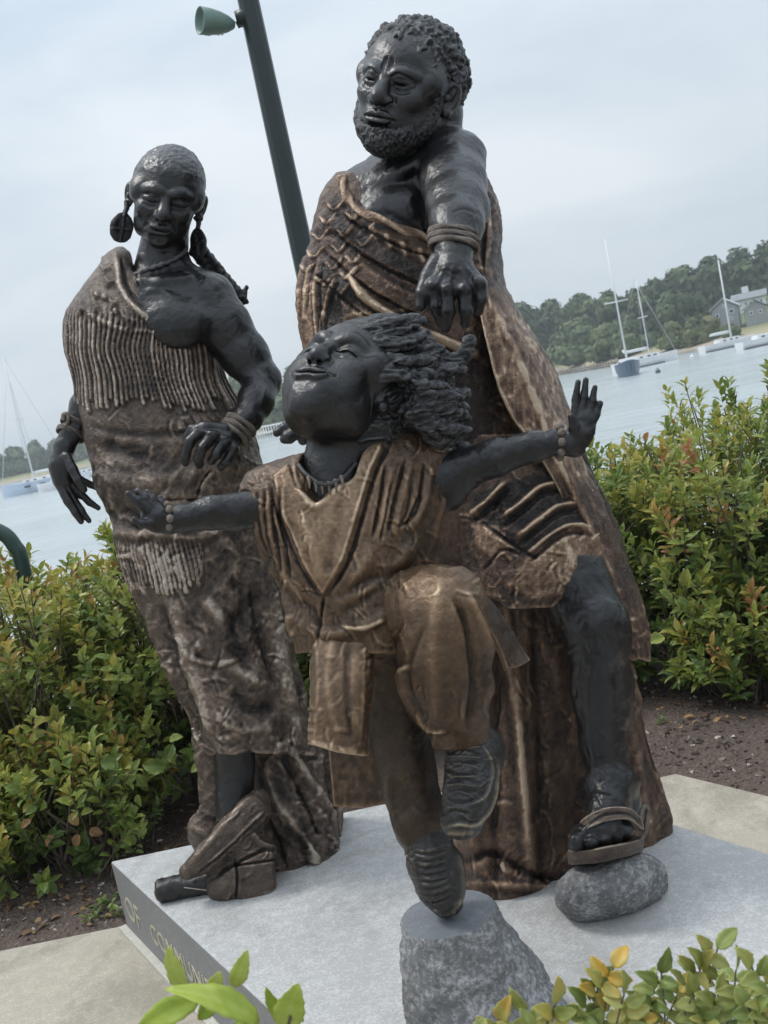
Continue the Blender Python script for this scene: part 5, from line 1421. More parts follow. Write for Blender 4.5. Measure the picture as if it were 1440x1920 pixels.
def man_robe():
    v = Vol((535, 315, -215), (1285, 1730, 215), 3.0)
    v.loft([(325, 672, -40, 40, 50), (350, 700, -40, 92, 74), (400, 752, -42, 158, 108), (460, 757, -42, 176, 122), (530, 752, -40, 194, 134), (600, 772, -35, 208, 142), (680, 806, -30, 228, 150), (760, 836, -25, 230, 152), (900, 880, -20, 225, 150), (1040, 930, -20, 205, 140), (1150, 955, -15, 150, 116), (1300, 962, -12, 124, 104), (1500, 964, -12, 118, 102), (1640, 966, -12, 118, 104), (1725, 966, -12, 124, 112)], 10)
    v.loft([(1100, 1085, -70, 80, 60), (1240, 1100, -65, 86, 62), (1400, 1118, -50, 102, 64), (1520, 1132, -42, 122, 66), (1640, 1142, -36, 134, 68)], 14)
    v.loft([(1060, 1070, -40, 70, 50), (1300, 1060, -60, 70, 50), (1660, 1040, -60, 90, 60)], 14)
    # neckline: bare chest and arm hole
    v.ell((748, 372, 62), (62, 62, 52), rotz(0.45), 12, True)
    v.ell((815, 385, 70), (62, 80, 70), None, 12, True)
    v.cap((760, 250, -10), (772, 350, 10), 88, 74, 10, True)
    v.cap((850, 290, 0), (856, 360, 130), 72, 74, 10, True)
    # tuck at the waist, deep fold under the hand
    v.chain([(720, 640, 130, 14), (820, 690, 140, 26), (880, 680, 140, 20)], 26, True)
    c = Clay(v)
    V = c.V
    low = np.clip((V[:, 1] - 1080) / 120, 0, 1)
    # long vertical folds of the under-robe
    for (x0, x1, w, a) in ((905, 890, 26, 12), (955, 985, 16, 13), (1008, 1015, 22, -12), (930, 925, 18, -12), (1045, 1052, 18, 9)):
        c.stroke([(x0 - 5, 1120), (x0, 1250), ((x0 + x1) / 2 + 4, 1400), (x1, 1560), (x1 + 6, 1700)], w, a)
    c.stroke([(962, 1170), (972, 1320), (985, 1480), (1003, 1680)], 12, 5, 0.32)
    c.stroke([(868, 1620), (920, 1600), (1000, 1640), (1050, 1650)], 16, -14, -0.2)
    c.stroke([(868, 1655), (930, 1660), (1040, 1665)], 14, 8, 0.05)
    for (x0, x1, w, a) in ((1200, 1225, 16, 8), (1165, 1180, 14, -8), (1230, 1250, 12, -6)):
        c.stroke([(x0 - 30, 1300), (x0, 1450), (x1, 1600)], w, a)
    # layered straps over the chest
    bands = [([(655, 392), (712, 424), (770, 452), (830, 470)], 17, 7, -0.05), ([(640, 425), (700, 470), (765, 505), (830, 530)], 17, 9, -0.22),
             ([(622, 460), (690, 520), (750, 556), (810, 585)], 16, 6, 0.0), ([(606, 500), (660, 552), (720, 590), (800, 625)], 14, 4, -0.2)]
    for ln, w, a, tn in bands:
        c.stroke(ln, w, a, tn, 'flat')
        c.stroke([(x - 9, y + 15) for x, y in ln], 5, -6, -0.2)
    for x, y in ((700, 436), (728, 453), (758, 468), (790, 480)):
        c.stroke([(x - 3, y - 9), (x + 3, y + 10)], 9, 3.5, 0.42, n=0)
        c.stroke([(655, 515), (690, 562), (750, 600), (850, 648), (900, 665)], 11, 12, 0.28)
    c.stroke([(668, 528), (702, 576), (760, 612), (850, 662)], 9, -9, -0.3)
    # shingled pieces on the side of the chest
    rng = np.random.default_rng(8)
    for r in range(5):
        for q in range(3):
            x = 634 - r * 13 + q * 30 + rng.uniform(-3, 3); y = 372 + r * 30 + q * 21 + rng.uniform(-3, 3)
            if x < 590 and y < 430: continue
            dx = 20
            c.area([(x - dx, y + 4), (x + 2, y - 16), (x + dx - 3, y - 2), (x - 4, y + 20)], rng.uniform(-.28, -.02), rng.uniform(2, 5), 2.0)
            c.stroke([(x - dx, y + 6), (x - 10, y + 13), (x - 3, y + 20), (x + 9, y + 8), (x + dx - 3, y - 3)], 4.0, 4.5, 0.34)
    for ln in ([(588, 470), (578, 520), (570, 590)], [(602, 480), (594, 540), (596, 600), (600, 650)], [(632, 510), (615, 560), (605, 610), (606, 660)], [(575, 480), (563, 530), (560, 600)]):
        c.stroke(ln, 5, 4.5, 0.22); c.stroke([(x + 8, y + 4) for x, y in ln], 5, -4, -0.2)
    # broad leaf-like panels at the waist
    c.area([(560, 545), (590, 530), (592, 640), (575, 690), (560, 650)], 0.28, 3, 3)
    c.area([(612, 540), (668, 545), (640, 640), (605, 690)], -0.34, 1, 3)
    c.area([(640, 560), (700, 590), (690, 640), (650, 650)], 0.2, 4, 3)
    c.area([(720, 610), (860, 660), (930, 700), (925, 880), (760, 900)], -0.25, 0, 14)
    c.area([(885, 590), (935, 640), (930, 700), (870, 655)], -0.06, 3, 5)
    c.area([(875, 700), (935, 710), (990, 800), (930, 860), (880, 800)], 0.0, 2, 6)
    c.stroke([(925, 640), (930, 700), (975, 770), (1010, 815)], 10, -10, -0.3)
    n = c.knead(4.0, 70, 21, 3)
    c.renorm()
    c.knead(1.3, 46, 23, 3, 'ridged', (1, 0.6, 1))
    c.knead(0.7, 9, 29, 2)
    # the worn right-hand fall shows scratched bright patches
    patch_ = np.clip((V[:, 0] - 930) / 60, 0, 1) * np.clip((900 - V[:, 1]) / 100, 0, 1) * np.clip((V[:, 1] - 520) / 60, 0, 1)
    c.tone += patch_ * (0.12 + 0.20 * ridged(V, np.array((1, .6, 1)) / 11, 3, 3))
    c.tone += low * 0.12 * ridged(V, np.array((1, .5, 1)) / 30, 2, 6)
    c.tone += 0.02
    scrapes(c, 130, 5, 0.9, (16, 50), (4, 9), (540, 500, 1010, 900), None, .09); scrapes(c, 110, 6, 0.9, (20, 70), (4, 9), (850, 1100, 1270, 1700), 1.5, .10)
    o = clay_obj('robe', [c], MY, MAN, B_ROBE)
    clamp_floor(o, PLZ - 0.004)
    return v
robe_vol = man_robe()
def man_band():
    P = catmull(np.array([(640, 330), (646, 352), (660, 384), (700, 406), (755, 430), (800, 448), (826, 470)], float), 4)
    z = robe_vol.front(P[:, 0], P[:, 1]); z = np.where(np.isnan(z), 20, z)
    zt = man_torso.front(P[:, 0], P[:, 1]); zt = np.where(P[:, 0] > 800, -50, zt); z = np.maximum(z, np.where(np.isnan(zt), -50, zt))
    for k in range(3): z = np.convolve(np.pad(z, 2, 'edge'), np.ones(5) / 5, 'valid')
    o = tube('neckline_band', [(x, y, zz + 5) for (x, y), zz in zip(P, z)], 8.5, MAN, B_ROBE, MY, 3, 12, 0.35, 2, tone=0.6)
man_band()

def man_kilt():
    v = Vol((800, 800, -140), (1185, 1150, 260), 2.6)
    v.loft([(815, 940, 0, 118, 140), (900, 968, 18, 145, 150), (1000, 992, 38, 152, 158), (1075, 1000, 48, 148, 160), (1140, 1003, 50, 146, 160)], 6)
    v.loft([(1060, 1000, 48, 122, 134), (1100, 1003, 50, 132, 146), (1160, 1006, 50, 134, 148)], 6, True)
    # slanting scalloped hem
    v.ell((1092, 1168, 130), (64, 62, 200), None, 6, True)
    v.ell((905, 1190, 120), (70, 74, 220), None, 8, True)
    c = Clay(v)
    V = c.V
    # dark panel crossed by pale slanted bands
    c.area([(880, 930), (1000, 890), (1090, 905), (1110, 975), (1065, 990), (985, 1045), (930, 1000)], -0.30, -1, 4)
    for ln, w in (([(878, 968), (920, 935), (950, 900)], 9), ([(935, 975), (975, 945), (1010, 915), (1050, 905)], 10), ([(965, 1012), (1010, 975), (1045, 950), (1090, 945)], 11), ([(985, 1042), (1035, 1000), (1070, 985), (1105, 990)], 8)):
        c.stroke(ln, w, 9, 0.55); c.stroke([(x + 5, y + 14) for x, y in ln], 7, -6, -0.15)
    c.stroke([(900, 975), (940, 1005), (975, 1030), (1010, 1050)], 6, -5, -0.25)
    c.stroke([(905, 1070), (945, 1030), (985, 1045)], 6, -5, -0.2)
    c.area([(890, 985), (935, 985), (965, 1025), (925, 1050), (895, 1020)], 0.34, 3, 6)
    c.area([(985, 1050), (1055, 1000), (1110, 985), (1148, 1090), (1070, 1112), (1000, 1125), (950, 1100)], 0.30, 3, 8)
    c.stroke([(1050, 1000), (1070, 1050), (1060, 1100)], 14, 6, 0.1)
    c.knead(3.0, 46, 31, 3)
    c.knead(1.5, 24, 33, 3, 'ridged')
    scrapes(c, 90, 8, 1.0, (12, 40), (4, 7), tone=0.14)
    clay_obj('kilt', [c], MY, MAN, B_ROBE)
man_kilt()

def man_cape():
    rows = [[(862, 335, -70), (892, 312, -80), (905, 318, -110), (895, 330, -150)],
            [(880, 400, -20), (915, 375, -40), (934, 385, -90), (915, 400, -150)],
            [(885, 460, 40), (922, 445, 20), (940, 450, -60), (920, 470, -150)],
            [(890, 530, 95), (918, 515, 85), (941, 525, -10), (930, 530, -140)],
            [(912, 640, 150), (955, 630, 140), (1000, 640, 50), (985, 640, -130)],
            [(950, 760, 170), (1005, 755, 150), (1050, 760, 50), (1030, 760, -120)],
            [(1030, 885, 160), (1068, 880, 145), (1100, 880, 60), (1085, 880, -110)],
            [(1098, 1030, 145), (1130, 1025, 125), (1160, 1020, 50), (1140, 1030, -100)],
            [(1158, 1165, 125), (1190, 1160, 105), (1214, 1160, 40), (1195, 1165, -90)],
            [(1178, 1235, 105), (1205, 1235, 90), (1218, 1240, 30), (1200, 1240, -90)]]
    s = Sheet(rows, 9, 16, 16)
    s.stroke([(893, 350), (905, 420), (905, 480), (915, 520)], 8, -9, -0.2); s.stroke([(920, 370), (926, 430), (922, 490)], 7, -7, -0.2)
    s.stroke([(905, 350), (916, 420), (914, 490)], 8, 6, 0.1)
    s.stroke([(905, 530), (955, 640), (1003, 755), (1040, 850), (1115, 1010), (1185, 1165)], 10, 5, 0.15)
    s.knead(4, 60, 41, 3); s.knead(2.0, 20, 43, 3, 'ridged')
    t_ = np.clip((s.V[:, 1] - 520) / 80, 0, 1) * np.clip((930 - s.V[:, 1]) / 60, 0, 1)
    s.tone += t_ * (0.14 + 0.20 * ridged(s.V, np.array((1, .6, 1)) / 11, 3, 3)) + 0.03
    scrapes(s, 160, 9, 0.8, (10, 34), (3.5, 6), tone=0.16)
    clay_obj('cape', [s], MY, MAN, B_ROBE)
    # outer layer hanging behind
    rows = [[(1000, 700, -60), (1045, 705, -90), (1010, 720, -150)], [(1060, 850, -50), (1098, 850, -80), (1060, 860, -150)], [(1110, 960, -30), (1152, 965, -70), (1110, 980, -150)],
            [(1150, 1090, 0), (1188, 1090, -50), (1150, 1100, -150)], [(1175, 1190, 20), (1219, 1195, -30), (1180, 1200, -140)], [(1176, 1238, 20), (1216, 1232, -30), (1180, 1240, -140)]]
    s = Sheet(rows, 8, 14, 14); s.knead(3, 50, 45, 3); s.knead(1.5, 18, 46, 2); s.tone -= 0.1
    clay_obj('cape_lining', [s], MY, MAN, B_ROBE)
man_cape()

for k, dy in enumerate((-13, -2, 9)):
    cord_ring('bracelet_cord', (849 + k, 452 + dy, 268 + dy * 1.2), 45 - abs(dy) * 0.15, 14, 0.08, 6.2, MAN, B_TRIM, MY, zr=-40, tone=0.42, zt=4)
def sandal():
    v = Vol((1040, 1480, 80), (1225, 1625, 300), 2.0)
    v.loft([(1585, 1135, 215, 70, 72), (1598, 1135, 212, 72, 74), (1612, 1135, 210, 70, 70)], 3)
    for i in range(len(v.ax[0])): pass
    c = Clay(v)
    # tip the sole along the foot
    c.V[:, 1] += (c.V[:, 0] - 1135) * -0.17 + (c.V[:, 2] - 250) * 0.10
    c.knead(1.8, 30, 51, 2); c.tone += 0.06
    clay_obj('sandal_sole', [c], MY, MAN, B_ROBE_W)
    s = Sheet([[(1082, 1552, 218), (1100, 1530, 244), (1135, 1514, 258), (1175, 1514, 245), (1203, 1532, 200)], [(1078, 1572, 226), (1102, 1552, 258), (1138, 1538, 268), (1178, 1536, 252), (1207, 1556, 205)]], 6, 12, 10)
    s.knead(2.6, 30, 53, 2); s.stroke([(1085, 1562), (1110, 1540), (1140, 1526), (1180, 1526), (1204, 1545)], 5, -3, -.15); s.tone += 0.0
    clay_obj('sandal_strap', [s], MY, MAN, B_ROBE_W)
    tube('heel_strap', [(1200, 1545, 200), (1206, 1515, 175), (1214, 1520, 160), (1210, 1560, 180), (1192, 1588, 215)], 5, MAN, B_TRIM, MY)
sandal()
# ------------------------------------------------------------------ the woman
WY = 2.90
WOMAN = thing('statue_of_woman', 'dark bronze statue of a woman in a fringed robe with round ear discs', 'statue', tuple(on_plane(480, 1650, PLZ)))
WR = basis((0.187, 0.981, 0.10), (-0.02, -0.10, 0.99))
def woman_body():
    v = Vol((200, 255, -140), (420, 540, 150), 1.5)
    f = Frame(v, (311, 374, 0), 200, WR)
    head(f, low=.86, jaw=0.90, cheek=1.02, nose=1.0, lips=1.05, eyes='down', frown=0, ear=1.0, chin=0.92, smile=0.8, nl=.85, age=.55)
    v.cap((312, 430, -30), (296, 540, -30), 43, 54, 12)
    c_head = Clay(v); c_head.knead(0.4, 16, 61, 3)
    L = f.loc(c_head.V)
    # close-cropped scalp: fine grain above the hairline
    hm = np.clip((L[:, 1] - (0.24 - 0.55 * np.clip(0.22 - L[:, 2], 0, 1))) * 14, 0, 1) * (np.abs(L[:, 0]) < 0.4)
    hm = hm * np.clip((L[:, 1] + 0.06) * 10, 0, 1)
    c_head.push(hm * (2.2 + 1.3 * vnoise(c_head.V, 1 / 5.0, 5) + 1.2 * vnoise(c_head.V, np.array((1, .4, 1)) / 9.0, 6)))
    c_head.tone += hm * (0.18 + 0.15 * vnoise(c_head.V, 1 / 6.0, 7))
    v = Vol((85, 470, -130), (540, 995, 230), 2.4)
    v.cap((312, 430, -30), (296, 545, -30), 43, 56, 12)
    v.ell((302, 580, -18), (108, 80, 82), None, 16)
    v.cap((318, 522, -30), (388, 565, -10), 42, 52, 24)
    v.chain([(384, 566, -5, 56), (418, 612, 10, 51), (460, 668, 22, 43), (490, 712, 34, 35)], 16)
    v.ell((508, 715, 28), (18, 26, 26), None, 12)
    v.chain([(490, 712, 40, 34), (480, 752, 75, 33), (463, 785, 100, 27), (446, 808, 118, 21)], 12)
    v.chain([(262, 528, 36, 6), (300, 530, 44, 7), (350, 520, 32, 7)], 16)
    v.ell((330, 610, 58), (62, 46, 30), None, 24)
    # closed hand
    v.chain([(446, 808, 118, 23), (425, 822, 132, 22)], 8)
    for a, b in (((430, 815, 130), (372, 812, 150)), ((430, 818, 132), (398, 818, 160)), ((432, 822, 132), (420, 830, 160)), ((434, 826, 130), (438, 842, 154))):
        v.cap(a, b, 13.5, 11.5, 6)
    fingers(v, [[(372, 812, 150, 11.5), (356, 828, 158, 10.5), (348, 854, 150, 9), (347, 868, 140, 7.5)],
                [(398, 818, 160, 11.5), (380, 840, 168, 10.5), (371, 860, 158, 9.5), (374, 872, 146, 8)],
                [(420, 830, 160, 11.5), (406, 850, 168, 10.5), (397, 864, 156, 8.5)],
                [(438, 842, 154, 11), (426, 864, 160, 10), (414, 875, 148, 8)],
                [(420, 806, 138, 13), (385, 800, 146, 11), (360, 806, 140, 10), (352, 818, 136, 9)]], 11, 3)
    # hanging hand on the far side
    v.chain([(200, 690, -60, 36), (160, 760, -50, 27), (136, 808, -40, 21), (122, 836, -35, 20)], 10)
    v.chain([(120, 840, -35, 20), (112, 872, -30, 21), (118, 900, -25, 18)], 8)
    v.ell((118, 882, -25), (20, 36, 17), rotz(0.12), 8)
    fingers(v, [[(112, 905, -22, 10.5), (126, 938, -12, 8.5), (140, 960, -8, 7.5), (152, 977, -10, 6)],
                [(121, 908, -24, 10), (138, 938, -20, 8.5), (152, 958, -18, 7.5), (167, 976, -16, 5.5)],
                [(130, 905, -26, 9.5), (152, 927, -26, 8), (168, 942, -26, 7), (185, 953, -26, 5.5)],
                [(134, 893, -30, 9), (152, 900, -40, 7.5), (170, 908, -44, 6.5), (187, 917, -46, 5)],
                [(126, 858, -12, 11), (136, 880, 0, 10), (146, 900, 8, 9), (157, 918, 10, 7)]], 11, 2)
    tv = v
    c = Clay(v); c.knead(1.2, 20, 63, 3)
    for ln in ([(425, 818), (400, 812), (375, 808)], [(428, 822), (412, 820), (398, 816)], [(432, 826), (428, 828), (420, 830)]):
        c.stroke(ln, 5, 2.5)
    c.stroke([(330, 560), (300, 545), (270, 545)], 10, 3); c.stroke([(480, 690), (498, 720), (488, 760)], 8, 3)
    v = Vol((380, 1380, -100), (520, 1540, 140), 2.4)
    v.chain([(436, 1385, 30, 44), (440, 1440, 30, 37), (440, 1530, 40, 36)], 8)
    c2 = Clay(v); c2.knead(1.2, 18, 64, 3)
    clay_obj('ankle', [c2], WY, WOMAN, B_SKIN)
    clay_obj('body', [c_head, c], WY, WOMAN, B_SKIN)
    return tv
TORSO = woman_body()

def strands(c, cx, cz, width, y0, y1, rag, amp, seed, xr=None, tone=0.25, slant=0.0):
    """A fringe of hanging strands: raised ribs with ragged ends, by angle round the figure."""
    V = c.V; u = np.arctan2(V[:, 0] - cx(V[:, 1]), V[:, 2] - cz) * 140.0
    u = (u + slant * (V[:, 1] - y0)) / width + 0.35 * np.sin(u / 37.0 + seed) + 0.75 * vnoise(V * (1, 1, 0), np.array((.6, 1, 1)) / 55.0, seed)
    i = np.floor(u); fr = u - i
    h = _TAB[(i.astype(int) * 7 + seed) & 63, seed & 63, 3]; h2 = _TAB[(i.astype(int) * 11 + seed) & 63, 9, seed & 63]
    prof = np.clip(1 - (np.abs(fr - 0.5) * 2) ** 3.2, 0, 1)
    yend = y1 + (h - 0.5) * 2 * rag
    m = np.clip((V[:, 1] - y0 - 8 * (h2 - .5)) / 34, 0, 1) * np.clip((yend - V[:, 1]) / 4, 0, 1)
    if xr is not None: m = m * np.clip((V[:, 0] - xr[0]) / 6, 0, 1) * np.clip((xr[1] - V[:, 0]) / 6, 0, 1)
    c.push(m * (amp * (0.35 + 1.0 * h2) * prof + 2.0 - 2.0 * (1 - prof)))
    c.tone += m * (tone * .8 * (prof - 0.55) + 0.30 * (h - 0.5))
    return m

def woman_robe():
    v = Vol((95, 440, -185), (640, 1640, 175), 2.8)
    v.loft([(462, 226, -35, 5, 10), (474, 222, -35, 22, 34), (500, 218, -35, 36, 54), (540, 242, -34, 90, 78), (590, 262, -32, 138, 98), (645, 266, -30, 142, 102), (700, 277, -28, 139, 104), (760, 298, -26, 151, 110), (830, 322, -24, 163, 116), (890, 332, -22, 160, 114), (960, 350, -18, 152, 112), (1040, 370, -14, 142, 108), (1180, 410, -5, 133, 100), (1300, 452, 5, 120, 92), (1380, 482, 10, 104, 84), (1412, 490, 12, 100, 80)], 8)
    v.loft([(1380, 488, 10, 84, 64), (1420, 492, 12, 86, 66)], 6, True)
    # bare shoulder: the robe drops to a slanting edge
    v.chain([(330, 470, 10, 78), (385, 540, 10, 86), (420, 610, 0, 60), (440, 660, -10, 40)], 10, True)
    v.cap((312, 430, -20), (300, 500, -10), 52, 52, 8, True)
    v.ell((318, 575, 75), (58, 42, 40), rotz(0.6), 10, True)
    # train and back panels spreading on the stone
    v.loft([(1340, 520, -40, 70, 60), (1450, 540, -45, 66, 62), (1540, 552, -38, 76, 66), (1660, 566, -30, 88, 76)], 12)
    v.loft([(1380, 560, -95, 60, 50), (1480, 590, -110, 66, 50), (1600, 622, -120, 70, 52)], 12)
    v.loft([(1100, 320, -70, 55, 50), (1250, 360, -85, 48, 46), (1400, 396, -95, 28, 36), (1530, 402, -110, 26, 34)], 14)
    v.ell((388, 1560, -130), (36, 44, 44), None, 10)
    c = Clay(v); V = c.V
    ys = np.array([480, 590, 700, 830, 960, 1180, 1400]); xs = np.array([215, 262, 277, 322, 350, 410, 490])
    cxf = lambda y: np.interp(y, ys, xs)
    strands(c, cxf, -28, 11.5, 572, 762, 14, 4.6, 11, (90, 470), 0.20, 0.10)
    strands(c, cxf, -15, 10.0, 1000, 1105, 18, 3.6, 17, (215, 382), 0.14, 0.05)
    strands(c, cxf, -28, 24.0, 770, 800, 10, 3, 23, (330, 470), 0.12, -0.1)
    # shoulder yoke: border, studs and pointed appliques
    c.stroke([(214, 470), (220, 505), (228, 545), (258, 582), (300, 612), (345, 640)], 10, 8, 0.25)
    c.stroke([(226, 478), (233, 508), (240, 540), (270, 574), (310, 600)], 5, -5, -0.2)
    for p in ([(170, 545), (186, 575), (176, 600)], [(196, 520), (214, 528), (200, 540)], [(205, 560), (222, 566), (206, 580)], [(150, 560), (160, 580), (148, 590)], [(230, 590), (258, 600), (240, 620)], [(190, 498), (206, 503), (194, 514)]):
        c.area(p, -0.25, 6, 2.5)
    for x, y in ((182, 552), (196, 556), (216, 582), (176, 488), (188, 478)):
        c.stroke([(x, y), (x + 1, y + 3)], 7, 9, -0.2, n=0)
    c.stroke([(150, 575), (185, 598), (235, 618), (290, 622), (340, 640)], 9, 4, 0.03)
    c.area([(165, 520), (205, 480), (222, 540), (255, 590), (180, 590)], 0.12, 0, 10)
    # belt overlap, seam and gathered folds
    c.stroke([(395, 880), (378, 905), (368, 935)], 4.5, -7, -0.45)
    c.stroke([(310, 938), (345, 936), (372, 938)], 8, -6, -0.3)
    c.stroke([(190, 830), (240, 850), (280, 858)], 26, -13, -0.15); c.stroke([(165, 800), (250, 815), (340, 810), (430, 800)], 16, -7, -0.05)
    c.stroke([(180, 880), (240, 905), (300, 900), (380, 880), (460, 870)], 26, 9, 0.1)
    for ln, w, a in (([(215, 990), (250, 1000), (300, 985)], 18, 12), ([(225, 955), (262, 975), (250, 1000)], 16, -12), ([(240, 1010), (300, 1000), (360, 1008), (430, 990)], 14, 8),
                     ([(330, 1120), (345, 1200), (380, 1300), (395, 1390)], 26, 16), ([(300, 1130), (320, 1220), (350, 1310), (385, 1400)], 18, -16), ([(420, 1060), (460, 1130), (430, 1200), (470, 1260)], 30, -15),
                     ([(380, 1110), (420, 1180), (440, 1250), (500, 1290)], 24, 13), ([(500, 1080), (520, 1180), (540, 1300), (560, 1390)], 22, 12), ([(470, 1090), (490, 1190), (520, 1290)], 20, -12),
                     ([(430, 1290), (470, 1330), (520, 1320)], 22, -11), ([(400, 1330), (450, 1370), (520, 1360)], 18, 9), ([(410, 1000), (440, 1060), (400, 1120)], 22, 10), ([(350, 1230), (400, 1245), (450, 1235)], 8, 5),
                     ([(500, 1420), (520, 1500), (580, 1590), (600, 1640)], 14, 12), ([(485, 1430), (500, 1520), (540, 1640)], 14, -12), ([(530, 1410), (560, 1480), (610, 1570)], 12, -11), ([(545, 1400), (575, 1460), (630, 1540)], 12, 10), ([(560, 1560), (575, 1600), (570, 1650)], 16, -10)):
        c.stroke(ln, w, a, 0.012 * a)
    low = np.clip((V[:, 1] - 780) / 60, 0, 1)
    c.knead(4.5, 60, 71, 3, mask=low); c.renorm()
    c.knead(2.6, 48, 72, 3, 'ridged', (1, 1, 1), low); c.renorm()
    c.knead(0.8, 10, 73, 2)
    c.tone += low * (0.16 * fbm(V, 1 / 45.0, 2, 9)) + 0.09
    scrapes(c, 180, 15, 1.0, (14, 50), (4, 9), (100, 770, 640, 1640), tone=0.12)
    o = clay_obj('robe', [c], WY, WOMAN, B_ROBE_W)
    clamp_floor(o, PLZ - 0.004)
woman_robe()

def woman_bits():
    # ear discs with a cross in relief
    for (x, y, z, tilt, yaw) in ((228, 427, 6, 0.15, 0.35), (372, 456, 0, -0.25, -0.9)):
        v = Vol((x - 40, y - 62, z - 40), (x + 40, y + 45, z + 40), 1.4)
        R = roty(yaw) @ rotz(tilt)
        fr = Frame(v, (x, y, z), 1.0, R)
        fr.ell((0, 0, 0), (24, 29, 6), 0)
        fr.ell((0, 0, 7), (19, 24, 5), 2, True)
        fr.chain([(0, -24, 3, 3), (0, 24, 3, 3)], 1, n=0); fr.chain([(-19, 4, 3, 3), (19, 0, 3, 3)], 1, n=0)
        fr.chain([(2, -24, 0, 4.5), (6, -38, -4, 4.5), (4 if x < 300 else -4, -50, -6, 4.5)], 3, n=0)
        c = Clay(v); c.knead(1.2, 9, 81, 2)
        clay_obj('ear_disc', [c], WY, WOMAN, B_HAIR)
    tube('necklace', [(x, y, max(float(np.nan_to_num(TORSO.front([x], [y])[0], nan=-20)), -20) + 3) for x, y in ((232, 524), (246, 519), (258, 513), (270, 507), (285, 502), (300, 497), (315, 491), (330, 484), (342, 476), (350, 468))], 4.6, WOMAN, B_HAIR, WY, 8, 8, 0.9, 2, tone=0.8)
    for i, (x, y) in enumerate(((234, 524), (243, 523), (252, 520), (261, 516))):
        tube('necklace_tooth', [(x + dx, y + dy, float(np.nan_to_num(TORSO.front([x + dx], [y + dy])[0], nan=20)) + 4) for dx, dy in ((0, 0), (1, 7), (4, 15))], 3.4, WOMAN, B_TRIM, WY, 4, 6, taper=lambda t: 1 - 0.75 * t)
    # plait down the back
    v = Vol((350, 450, -130), (490, 610, 20), 1.8)
    P = catmull(np.array([(372, 470, -35), (396, 500, -50), (420, 530, -62), (445, 560, -70)]), 5)
    for i, p in enumerate(P):
        s = 1 if i % 2 else -1
        v.ell((p[0] + 5 * s, p[1] - 4 * s, p[2]), (14, 11, 12), rotz(0.7), 3)
    v.chain([(442, 556, -70, 9), (452, 562, -72, 11), (462, 540, -72, 5)], 3); v.chain([(450, 560, -72, 9), (463, 566, -72, 4)], 3); v.cap((448, 552, -72), (444, 543, -72), 6, 4, 3)
    c = Clay(v); c.knead(1.5, 7, 83, 2)
    clay_obj('plait', [c], WY, WOMAN, B_HAIR)
    for k in range(3):
        cord_ring('bracelet_cord', (451 - k * 7, 797 + k * 9, 108 + k * 5), 29 - k, 9, 0.62, 5.5, WOMAN, B_TRIM, WY, zr=-27, tone=0.45)
    for k in range(2):
        cord_ring('bracelet_cord', (141 - k * 8, 795 + k * 18, -42), 25, 8, 0.42, 5.5, WOMAN, B_TRIM, WY, zr=-22, tone=0.3)
    tube('bracelet_knot', [(120, 788, -24), (118, 778, -22), (126, 776, -20), (128, 788, -20), (122, 800, -22)], 4, WOMAN, B_TRIM, WY, 4, 6)
    # boot with a tall tongue and slit cuff
    v = Vol((320, 1465, -60), (560, 1720, 170), 2.0)
    v.chain([(352, 1634, 92, 17), (400, 1604, 84, 30), (440, 1566, 74, 36), (474, 1520, 60, 32), (484, 1500, 54, 22)], 12)
    v.ell((468, 1600, 62), (50, 48, 46), None, 14); v.ell((455, 1640, 66), (62, 36, 46), None, 14)
    v.loft([(1598, 478, 66, 36, 42), (1620, 478, 68, 38, 44), (1720, 478, 72, 40, 46)], 6, e=4)
    v.ell((425, 1665, 80), (40, 34, 40), None, 10)
    c = Clay(v)
    c.stroke([(355, 1622), (410, 1560), (470, 1492)], 10, 6, 0.2); c.stroke([(372, 1638), (430, 1590), (490, 1530)], 6, -7, -0.25); c.stroke([(380, 1632), (440, 1578), (496, 1518)], 9, 6, 0.12)
    c.stroke([(400, 1648), (440, 1620), (500, 1590)], 6, -6, -0.2); c.stroke([(440, 1610), (445, 1650), (442, 1690)], 4, -5, -0.2); c.stroke([(445, 1622), (515, 1612)], 4, -5, -0.2, n=0)
    c.stroke([(470, 1560), (490, 1580), (515, 1590)], 10, 5, 0.1)
    c.knead(2.0, 34, 85, 3); c.tone += 0.04; scrapes(c, 30, 18, 0.8, (14, 44), (3.5, 6), None, -.7, .08)
    o = clay_obj('boot', [c], WY, WOMAN, B_ROBE_W); clamp_floor(o, PLZ - 0.003)

woman_bits()
